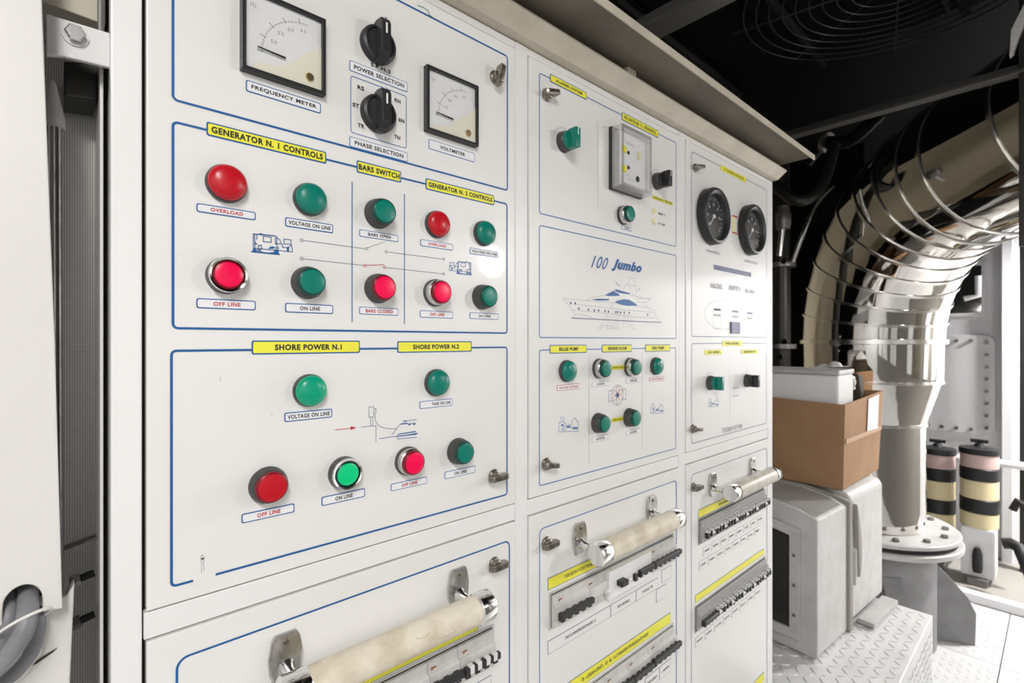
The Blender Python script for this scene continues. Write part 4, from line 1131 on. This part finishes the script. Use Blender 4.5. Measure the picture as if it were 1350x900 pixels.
g = G(); outer = [(.05, .05), (.43, .05), (.43, .52), (.05, .46)]; inner = [(.085, .085), (.40, .085), (.40, .485), (.085, .43)]
g.add([(-.012, y, z) for y, z in outer] + [(-.012, y, z) for y, z in inner] + [(0, y, z) for y, z in outer] + [(-.002, y, z) for y, z in inner],
      [(k, (k + 1) % 4, 4 + (k + 1) % 4, 4 + k) for k in range(4)] + [(k, 8 + k, 8 + (k + 1) % 4, (k + 1) % 4) for k in range(4)] + [(4 + k, 4 + (k + 1) % 4, 12 + (k + 1) % 4, 12 + k) for k in range(4)])
wf = hpart('window_frame', g, 'light_grey', bevel=.0015)
hpart('window_glass', G().add([(-.0025, y, z) for y, z in inner], [(0, 1, 2, 3)]), 'dark_glass', smooth=0)
for zz in (.14, .25, .36):
    hpart('window_screw', G().lathe([(.006, 0), (.006, .003), (.0005, .004)], 10, axis='x', c=(-.016, .068, zz)), 'bolt_grey')
hpart('strap', extrude_x([(-.010, .0), (.47, 0), (.47, .551), (.30, .551), (.16, .548), (.06, .534), (-.010, .512)], .303, .335), 'strap', bevel=.003)
hpart('rear_shell', extrude_x([(-.002, .03), (.46, .03), (.46, .551), (.04, .545), (.010, .535), (-.002, .515)], .338, .712), 'housing_white', bevel=.012, seg=3)
q = [(.345, .50), (.372, .44), (.392, .36), (.398, .28), (.388, .22), (.372, .20), (.366, .27), (.360, .36), (.350, .44)]
hpart('lever_arm', G().prism(q, -.022, -.004), 'strap', bevel=.003)
hpart('lever_pad', G().prism([(.352, .17), (.385, .17), (.392, .30), (.372, .33), (.352, .30)], -.014, -.001), 'housing_white', bevel=.002)
hpart('foot_bar', G().box(.40, .70, -.062, -.004, 0.003, .022), 'light_grey', bevel=.002)
hpart('shell_base', G().box(.345, .700, .02, .44, 0, .035), 'strap', bevel=.002)

# carton with foam block and a bag poking out
bx, by, bz = 2.33, -.040, ZS + .559
carton = thing('cardboard_box', 'open brown cardboard box standing on top of the grey housing', 'box', (2.33, -.04, bz), rz=math.radians(-1.5))
def cpart(name, g, m, **kw):
    return link(name, g.mesh(m, (0, 0, 0), **kw), carton, (0, 0, 0), local=True)
L_, W_, h_ = .50, .44, .355
def slab(pts, th):     # pts 4 corners of a wall, thickened inwards along normal
    a, b, c, d_ = [Vector(p) for p in pts]; n = (b - a).cross(d_ - a).normalized() * th
    g = G(); g.add([a, b, c, d_, a + n, b + n, c + n, d_ + n], [(0, 1, 2, 3), (7, 6, 5, 4), (0, 4, 5, 1), (1, 5, 6, 2), (2, 6, 7, 3), (3, 7, 4, 0)]); return g
cpart('side_wall', slab([(0, W_, 0), (0, 0, 0), (-.018, -.012, h_ - .012), (-.018, W_, h_)], .005), 'cardboard', smooth=0)
cpart('side_wall', slab([(0, 0, 0), (L_, 0, 0), (L_ + .004, -.016, h_ + .012), (-.018, -.012, h_ - .012)], -.005), 'cardboard', smooth=0)
cpart('side_wall', slab([(L_, 0, 0), (L_, W_, 0), (L_ + .004, W_, h_), (L_ + .004, -.016, h_ + .012)], -.005), 'cardboard', smooth=0)
cpart('side_wall', slab([(L_, W_, 0), (0, W_, 0), (-.018, W_, h_), (L_ + .004, W_, h_)], -.005), 'cardboard', smooth=0)
cpart('bottom', G().box(.004, L_ - .004, .004, W_ - .004, 0, .006), 'cardboard', smooth=0)
cpart('packing_tape', slab([(-.002, -.0085, .185), (L_, -.0098, .185), (L_, -.0106, .205), (-.002, -.0094, .205)], .0015), 'tape', smooth=0)
cpart('shipping_label', slab([(.27, -.0125, .205), (.43, -.0128, .200), (.43, -.0180, .355), (.27, -.0172, .345)], .001), 'paper', smooth=0)
lw_ = carton.matrix_basis
def in_carton(x, y, z): return (bx + x, by + y, bz + z)
fo = thing('foam_block', 'white foam packing block sticking out of the cardboard box', 'foam block', in_carton(.12, .2, .05))
part('block', G().box(bx + .012, bx + .225, by + .02, by + .40, bz + .05, bz + .455), 'foam_white', fo, bevel=.012, seg=3)
part('lid', G().box(bx + .010, bx + .228, by + .017, by + .403, bz + .456, bz + .476), 'light_grey', fo, bevel=.006)
bm = bmesh.new(); bmesh.ops.create_icosphere(bm, subdivisions=4, radius=1)
rn = random.Random(3)
from mathutils import noise as mn
for v in bm.verts:
    k = 1 + .35 * mn.noise(v.co * 2.3) + .18 * mn.noise(v.co * 5.1)
    v.co = Vector((v.co.x * .060 * k, v.co.y * .085 * k, v.co.z * .085 * k))
me = bpy.data.meshes.new('plastic_bag'); bm.to_mesh(me); bm.free(); me.materials.append(M['bag_white'])
me.polygons.foreach_set('use_smooth', [True] * len(me.polygons))
link('plastic_bag', me, None, in_carton(.335, .13, h_ + .050), 'crumpled white plastic bag in the cardboard box', 'plastic bag')
g = G()
g.add([in_carton(*p) for p in ((.232, .03, .25), (.262, .03, .25), (.262, .12, .25), (.232, .12, .25), (.232, .03, .485), (.262, .05, .475), (.262, .12, .46), (.232, .12, .48))], [(0, 1, 2, 3), (7, 6, 5, 4), (0, 4, 5, 1), (1, 5, 6, 2), (2, 6, 7, 3), (3, 7, 4, 0)])
link('black_pouch', g.mesh('bag_dark', bevel=.008, seg=3), None, (0, 0, 0), 'black pouch between foam block and plastic bag', 'pouch')
g = G()
g.add([in_carton(*p) for p in ((.43, .03, .25), (.485, .03, .25), (.485, .20, .25), (.43, .20, .25), (.425, .05, .445), (.48, .04, .435), (.483, .2, .43), (.43, .2, .44))], [(0, 1, 2, 3), (7, 6, 5, 4), (0, 4, 5, 1), (1, 5, 6, 2), (2, 6, 7, 3), (3, 7, 4, 0)])
link('brown_pouch', g.mesh('chip_dark', bevel=.010, seg=3), None, (0, 0, 0), 'dark brown pouch at the far end inside the cardboard box', 'pouch')

# ================================================================ exhaust pipe on its pedestal
AX, AY = 3.42, .1115
RE, RP = .332, .253
ex = thing('exhaust_pipe', 'large polished steel exhaust pipe with a banded elbow curving overhead', 'exhaust pipe', (AX, AY, .50))
part('lower_pipe', G().lathe([(RP, .614), (RP, 1.175)], 56, axis='z', c=(AX, AY, 0)), 'stainless', ex, smooth=40)
part('reducer', G().lathe([(RP + .002, 1.170), (RP + .004, 1.180), (.318, 1.400), (.320, 1.408)], 56, axis='z', c=(AX, AY, 0)), 'stainless', ex, smooth=50)
part('collar_band', G().lathe([(RP + .001, 1.165), (RP + .008, 1.167), (RP + .008, 1.182), (RP + .003, 1.185)], 56, axis='z', c=(AX, AY, 0)), 'stainless_band', ex)
part('upper_sleeve', G().lathe([(.321, 1.402), (.326, 1.42), (.329, 1.618)], 56, axis='z', c=(AX, AY, 0)), 'stainless', ex, smooth=40)
part('collar_band', G().lathe([(.318, 1.396), (.329, 1.398), (.330, 1.411), (.32, 1.414)], 56, axis='z', c=(AX, AY, 0)), 'stainless_band', ex)
NB, RB, PHI = 8, .754, 8 * .1822
Z0 = 1.618
AZ = -.772
BD = Vector((math.sin(AZ), -math.cos(AZ), 0)); BN = Vector((math.cos(AZ), math.sin(AZ), 0))   # bend direction, side
def frame_at(phi):
    c_ = Vector((AX, AY, Z0 + RB * math.sin(phi))) + BD * RB * (1 - math.cos(phi))
    out = -BD * math.cos(phi) + Vector((0, 0, math.sin(phi)))     # radially outward in the bend plane
    tan = BD * math.sin(phi) + Vector((0, 0, math.cos(phi)))
    return c_, out, tan
def circ_at(c_, out, r, n=56):
    sx = BN
    return [c_ + (out * math.cos(2 * PI * k / n) + sx * math.sin(2 * PI * k / n)) * r for k in range(n)]
nn = 56
def loft(rings):
    g = G(); n = len(rings[0])
    g.add([p for r_ in rings for p in r_], [(j * n + k, j * n + (k + 1) % n, (j + 1) * n + (k + 1) % n, (j + 1) * n + k) for j in range(len(rings) - 1) for k in range(n)])
    return g
for i in range(NB):
    f0, f1 = PHI * i / NB, PHI * (i + 1) / NB
    a, b = frame_at(f0), frame_at(f1)
    part('elbow_segment', loft([circ_at(a[0], a[1], RE), circ_at(b[0], b[1], RE)]), 'stainless', ex, tuple(a[0]), smooth=40)
def band(phi, c_, out, tan, w, h):
    rs = []
    for s, e in ((-w, .0), (-w * .8, h), (w * .8, h), (w, .0)):
        rs.append(circ_at(c_ + tan * s, out, RE + e))
    return loft(rs)
for i in range(NB + 1):
    c_, out, tan = frame_at(PHI * i / NB)
    part('seam_band', band(0, c_, out, tan, .008 if i else .014, .007 if i else .012), 'stainless_band', ex, tuple(c_), smooth=50)
c_, out, tan = frame_at(PHI)
c2 = c_ + tan * .95
part('overhead_pipe', loft([circ_at(c_, out, RE), circ_at(c2, out, RE)]), 'stainless', ex, tuple(c_), smooth=40)
for s in (.13, .45, .75):
    part('seam_band', band(0, c_ + tan * s, out, tan, .008, .007), 'stainless_band', ex, tuple(c_ + tan * s), smooth=50)

pd = thing('pipe_pedestal', 'grey painted pedestal with bolted flange under the exhaust pipe', 'pedestal', (AX, AY, 0))
part('drum', G().lathe([(.295, 0), (.295, .546)], 56, axis='z', c=(AX, AY, 0)), 'grey_paint', pd)
part('lower_flange', G().lathe([(.295, .535), (.400, .536), (.406, .541), (.406, .561), (.400, .566), (.25, .566)], 64, axis='z', c=(AX, AY, 0)), 'light_grey', pd)
part('gasket', G().lathe([(.25, .566), (.382, .566), (.382, .588), (.25, .588)], 56, axis='z', c=(AX, AY, 0)), 'rubber', pd)
part('upper_flange', G().lathe([(.20, .588), (.390, .588), (.396, .592), (.396, .607), (.390, .612), (.20, .612)], 64, axis='z', c=(AX, AY, 0)), 'light_grey', pd)
for k in range(14):
    a = 2 * PI * k / 14 + .1; x_, y_ = AX + .335 * math.cos(a), AY + .335 * math.sin(a)
    part('bolt', G().lathe([(.017, .611), (.017, .623), (.014, .626), (.0005, .626)], 6, axis='z', c=(x_, y_, 0)), 'bolt_grey', pd, (x_, y_, .487), smooth=0)
for a in (-60, -150, 60):
    ar = math.radians(a); dx, dy = math.cos(ar), math.sin(ar); ox, oy = -dy * .045, dx * .045
    pr = [(.28, 0), (.47, 0), (.475, .17), (.44, .25), (.35, .36), (.30, .41), (.28, .41)]
    n = len(pr); g = G()
    g.add([(AX + r_ * dx - ox, AY + r_ * dy - oy, z_) for r_, z_ in pr] + [(AX + r_ * dx + ox, AY + r_ * dy + oy, z_) for r_, z_ in pr],
          [tuple(range(n)), tuple(range(2 * n - 1, n - 1, -1))] + [(k, n + k, n + (k + 1) % n, (k + 1) % n) for k in range(n)])
    part('gusset', g, 'grey_paint', pd, (AX + .4 * dx, AY + .4 * dy, 0), bevel=.006)

# ================================================================ far bulkhead
ht = thing('bolted_hatch', 'white bolted inspection hatch on the far white wall', 'hatch', (XR, -.1, .8))
tl, br_ = onX(1238, 441, XR - .02), onX(1313, 574, XR - .02)
y0_, y1_ = br_.y, tl.y + .12; z0_, z1_ = onX(1300, 574, XR - .02).z, onX(1300, 441, XR - .02).z
rr = rrect(y0_, y1_, z0_, z1_, .07, 6)
def slab_x(poly, x0, x1):
    n = len(poly); g = G()
    g.add([(x0, y, z) for y, z in poly] + [(x1, y, z) for y, z in poly], [tuple(range(n)), tuple(range(2 * n - 1, n - 1, -1))] + [(k, n + k, n + (k + 1) % n, (k + 1) % n) for k in range(n)])
    return g
part('cover', slab_x(rr, XR - .028, XR), 'wall_white', ht, (XR, -.1, .8), bevel=.006)
def hatch_bolt():
    return G().tube([(0, 0, 0), (-.026, 0, 0)], .013, 6).mesh('bolt_grey', smooth=20)
nb = 0
pos = [(y0_ + .05, z0_ + .06 + k * (z1_ - z0_ - .12) / 7) for k in range(8)] + [(y0_ + .05 + k * .085, z1_ - .045) for k in range(1, 6)] + [(y0_ + .05 + k * .085, z0_ + .04) for k in range(1, 6)]
for (yy, zz) in pos:
    if yy < y1_ - .03: link('bolt', cached('hb', hatch_bolt), ht, (XR - .027, yy, zz))
w0, w1 = onX(1262, 368, XR), onX(1294, 412, XR)
vp = thing('wall_opening', 'dark square opening in the far white wall behind the exhaust pipe', 'opening', (XR, w1.y, w1.z))
ya, yb_, za_, zb2 = w1.y, w0.y + .06, onX(1290, 412, XR).z, onX(1290, 350, XR).z
part('dark_pane', G().box(XR - .006, XR - .001, ya, yb_, za_, zb2), 'dark_glass', vp, smooth=0)
for a, b, c, e in ((ya - .025, ya, za_ - .025, zb2 + .025), (yb_, yb_ + .025, za_ - .025, zb2 + .025)):
    part('frame_bar', G().box(XR - .02, XR, a, b, c, e), 'wall_white', vp, bevel=.003)
for c, e in ((za_ - .025, za_), (zb2, zb2 + .025)):
    part('frame_bar', G().box(XR - .02, XR, ya, yb_, c, e), 'wall_white', vp, bevel=.003)
p_ = onX(1278, 385, XR - .05)
part('dog_handle', G().tube([(XR - .05, p_.y - .05, p_.z + .12), (XR - .05, p_.y - .05, p_.z - .03), (XR - .05, p_.y + .03, p_.z - .05)], .022, 10), 'wall_white', vp, smooth=60)
p_ = onX(1320, 450, XR - .10)
link('wall_stiffener', G().box(XR - .10, XR, p_.y - .06, p_.y, 0, ZC + .3).mesh('wall_white', bevel=.006), None, (0, 0, 0), 'white vertical stiffener on the far wall right of the hatch', 'stiffener')

def canister(px, X, label):
    t = thing('filter_canister', label, 'filter', (X, onX(px, 640, X).y, .05), 'striped filter canisters')
    y_ = onX(px, 640, X).y; c3 = (X, y_, 0); r = .098
    z = lambda py: onX(px, py, X).z
    zz = [z(692), z(668), z(648), z(620), z(606), z(590)]
    for nm, a, b, m_, rr_ in (('lower_band', z(692), z(673), 'filter_cream', r), ('dark_band', z(673), z(655), 'filter_black', r + .003), ('middle_band', z(655), z(631), 'filter_cream', r),
                              ('dark_band', z(631), z(615), 'filter_black', r + .003), ('upper_band', z(615), z(597), 'filter_pink', r)):
        part(nm, G().lathe([(rr_ - .004, a), (rr_, a + .004), (rr_, b - .004), (rr_ - .004, b)], 36, axis='z', c=c3), m_, t, (X, y_, a))
    part('lid', G().lathe([(r + .006, z(597)), (r + .008, z(595)), (r + .006, z(590)), (.03, z(588)), (.02, z(584)), (.0005, z(584))], 36, axis='z', c=c3), 'filter_black', t, (X, y_, z(597)))
    part('lid_handle', G().tube([(X, y_ - .045, z(581)), (X, y_ + .045, z(581))], .012, 8).tube([(X, y_, z(590)), (X, y_, z(581))], .012, 8), 'filter_black', t, (X, y_, z(590)), smooth=50)
    part('base_block', G().box(X - .09, X + .09, y_ - .085, y_ + .085, .06, z(692)), 'wall_white', t, (X, y_, .06), bevel=.01)
    part('drain_valve', G().lathe([(.022, .10), (.026, .13), (.026, .22), (.015, .26)], 14, axis='z', c=(X - .11, y_, 0)), 'rubber', t, (X - .11, y_, .1))
    part('foot', G().box(X - .13, X + .13, y_ - .05, y_ + .05, .0125, .06), 'bolt_grey', t, (X, y_, 0), bevel=.004)
    return t
canister(1291, 4.60, 'black and cream striped filter canister standing clear of the exhaust pipe')
canister(1236, 4.72, 'black and cream striped filter canister half hidden behind the exhaust pipe')
rl = thing('pipe_rail', 'white horizontal pipe rail on the far wall behind the filters', 'rail', (5.0, -.3, .7))
zr = onX(1330, 612, 4.95).z
part('rail', G().tube([(4.95, .4, zr), (4.95, -.62, zr)], .028, 12), 'wall_white', rl, (5, -.3, zr), smooth=50)
for yy in (-.50, -.20, .15):
    part('rail_post', G().tube([(4.95, yy, zr), (4.95, yy, zr - .36)], .024, 10), 'wall_white', rl, (4.95, yy, zr), smooth=50)
link('floor_sill', G().box(4.20, 4.28, -.75, .40, 0, .055).mesh('wall_white', bevel=.008), None, (0, 0, 0), 'white painted sill across the floor before the filters', 'sill')
link('floor_mat', G().box(4.29, 5.18, -.75, .40, .0005, .012).mesh('strap', bevel=.003), None, (0, 0, 0), 'brown floor mat under the filters', 'floor mat')
hp = [onX(1322, 716, 4.43), onX(1332, 716, 4.43), onX(1344, 722, 4.40), onX(1352, 740, 4.35), onX(1362, 765, 4.33)]
link('black_hose', G().tube([tuple(p) for p in hp], .034, 12).mesh('rubber', smooth=60), None, (0, 0, 0), 'black rubber hose at the foot of the filters', 'hose')
hp = [onX(1335, 672, 4.62), onX(1342, 660, 4.62), onX(1350, 664, 4.60), onX(1365, 700, 4.58)]
link('black_hose', G().tube([tuple(p) for p in hp], .022, 12).mesh('rubber', smooth=60), None, (0, 0, 0), 'thinner black rubber hose arching beside the clear filter', 'hose')

# ================================================================ overhead: beams, guard, pipes
for lb, X, y0, y1, z, w, h, m_ in (('grey steel ceiling beam behind the canopy near the top edge', 1.24, -.6, YB, 2.50, .04, .05, 'grey_beam'),
                                   ('long dark steel ceiling beam crossing before the exhaust elbow', 2.20, -.56, YB, 2.455, .022, .022, 'beam_steel')):
    b_ = thing('ceiling_beam', lb, 'beam', (X, (y0 + y1) / 2, z), 'ceiling beams')
    part('web', G().box(X, X + .012, y0, y1, z, z + h), m_, b_, bevel=.001)
    part('flange', G().box(X - w, X + w, y0, y1, z - .012, z), m_, b_, bevel=.002)
ZS2 = 2.70
for k in range(9):
    y_ = -1.25 + k * .22
    x0 = 1.35 if k < 7 else 1.4
    link('ceiling_board', G().box(1.30, 2.17, y_, y_ + .205, ZS2, ZS2 + .015).mesh('black_ceiling', bevel=.003), None, (0, 0, 0), 'black ceiling board over the aisle', 'ceiling board', 'black ceiling boards')
for k, y_ in enumerate((-.88, -.42, -.02, .30)):
    link('ceiling_conduit', G().tube([(1.28, y_, ZS2 - .02), (2.17, y_, ZS2 - .02)], .014, 8).mesh('dark_rib', smooth=60), None, (0, 0, 0), ['dark conduit under the ceiling, farthest from the switchboard', 'dark conduit under the ceiling crossing the wire guard centre', 'dark conduit under the ceiling at the wire guard edge', 'dark conduit under the ceiling nearest the switchboard'][k], 'conduit', 'ceiling conduits')
fg = thing('fan_guard', 'round dark wire fan guard on the black ceiling', 'fan guard', (1.76, -.32, 2.64))
for k in range(11):
    r_ = .04 + k * .036
    part('wire_ring', G().tube([(1.76 + r_ * math.cos(2 * PI * j / 40), -.32 + r_ * math.sin(2 * PI * j / 40), 2.64) for j in range(41)], .0022, 6, caps=False), 'guard_steel', fg, smooth=60)
for k in range(4):
    a = k * PI / 4 + .2
    part('wire_spoke', G().tube([(1.76 - .44 * math.cos(a), -.32 - .44 * math.sin(a), 2.647), (1.76 + .44 * math.cos(a), -.32 + .44 * math.sin(a), 2.647)], .003, 6), 'guard_steel', fg, smooth=60)

# dark machinery between switchboard and exhaust pipe
def dark_pipe(name, label, pts, r, m_='dark_steel', flanges=()):
    t = thing(name, label, 'pipe', tuple(pts[0]))
    q = [Vector(p) for p in pts]; sm = []
    for i in range(len(q) - 1):
        p0, p1, p2, p3 = q[max(i - 1, 0)], q[i], q[i + 1], q[min(i + 2, len(q) - 1)]
        for k in range(6):
            tt = k / 6; sm.append(.5 * ((2 * p1) + (p2 - p0) * tt + (2 * p0 - 5 * p1 + 4 * p2 - p3) * tt * tt + (3 * p1 - p0 - 3 * p2 + p3) * tt ** 3))
    sm.append(q[-1])
    part('tube', G().tube(sm, r, 16), m_, t, tuple(q[0]), smooth=60)
    for f in flanges:
        j = min(int(f * (len(sm) - 1)), len(sm) - 2); dn = (sm[j + 1] - sm[j]).normalized()
        part('pipe_flange', G().tube([tuple(sm[j] - dn * .012), tuple(sm[j] + dn * .012)], r * 1.6, 16), 'bolt_grey', t, tuple(sm[j]))
    return t
dp0 = dark_pipe('dark_pipe', 'dark vertical pipe with flanges beside the switchboard end', [onX(1030, 500, 2.9), onX(1030, 400, 2.9), onX(1029, 300, 2.9), onX(1028, 200, 2.9)], .045, 'dark_steel', (.22, .5))
dark_pipe('dark_pipe', 'dark bent pipe looping under the ceiling beam', [onX(1024, 245, 2.75), onX(1045, 262, 2.75), onX(1066, 262, 2.78), onX(1085, 240, 2.85), onX(1100, 190, 2.95)], .028, 'dark_steel', ())
dark_pipe('steel_rod', 'thin bright rod slanting beside the exhaust elbow', [onX(1045, 345, 2.85), onX(1058, 310, 2.85), onX(1075, 270, 2.9), onX(1098, 245, 2.95)], .012, 'chrome_worn', ())
dark_pipe('dark_pipe', 'black bundled pipe rising to the ceiling beside the elbow', [onX(1062, 215, 3.25), onX(1085, 190, 3.25), onX(1120, 185, 3.2), onX(1160, 150, 3.2)], .035, 'dark_rib', (.4,))
vl = thing('valve_body', 'small worn valve with a bright nut beside the switchboard end', 'valve', tuple(onX(1033, 288, 2.6)))
p_ = onX(1033, 288, 2.6)
part('valve_bonnet', G().lathe([(.030, -.05), (.034, -.02), (.034, .02), (.022, .04), (.022, .06)], 18, axis='z', c=tuple(p_)), 'bolt_grey', vl, tuple(p_))
part('valve_stem', G().tube([tuple(p_), (p_.x, p_.y + .02, p_.z - .18)], .012, 10), 'chrome_worn', vl, tuple(p_), smooth=60)
for px, py in ((1036, 345), (1037, 450), (1031, 470)):
    p_ = onX(px, py, 2.86)
    part('pipe_clamp', G().lathe([(.014, -.03), (.014, .0), (.010, .008), (.0005, .010)], 12, axis='x', c=(p_.x, p_.y, p_.z)), 'chrome', dp0, tuple(p_))
# post at the far wall, hanger and bracket under the beam at the right edge of the view
pp = onX(1353, 600, 5.0); pq = onX(1344.5, 600, 5.0)
link('support_post', G().box(4.97, 5.03, pp.y, pq.y, 0, ZC + .3).mesh('dark_steel', bevel=.003), None, (0, 0, 0), 'dark steel post before the far wall at the right edge of the view', 'post')
hy0, hy1 = onX(1354, 100, 2.2).y, onX(1343.5, 100, 2.2).y
hg = thing('beam_hanger', 'dark hanger bar with white bracket hanging from the ceiling beam at the right edge', 'hanger', (2.2, hy0, 2.44))
part('bar', G().box(2.185, 2.198, hy0, hy1, onX(1348, 325, 2.2).z, 2.70), 'dark_steel', hg, bevel=.002)
q = [onX(1333, 42, 2.17), onX(1350, 8, 2.17), onX(1362, 8, 2.17), onX(1345, 46, 2.17), onX(1336, 72, 2.17), onX(1331, 76, 2.17)]
part('white_bracket', slab_x([(v.y, v.z) for v in q], 2.155, 2.184), 'frame_white', hg, bevel=.003)
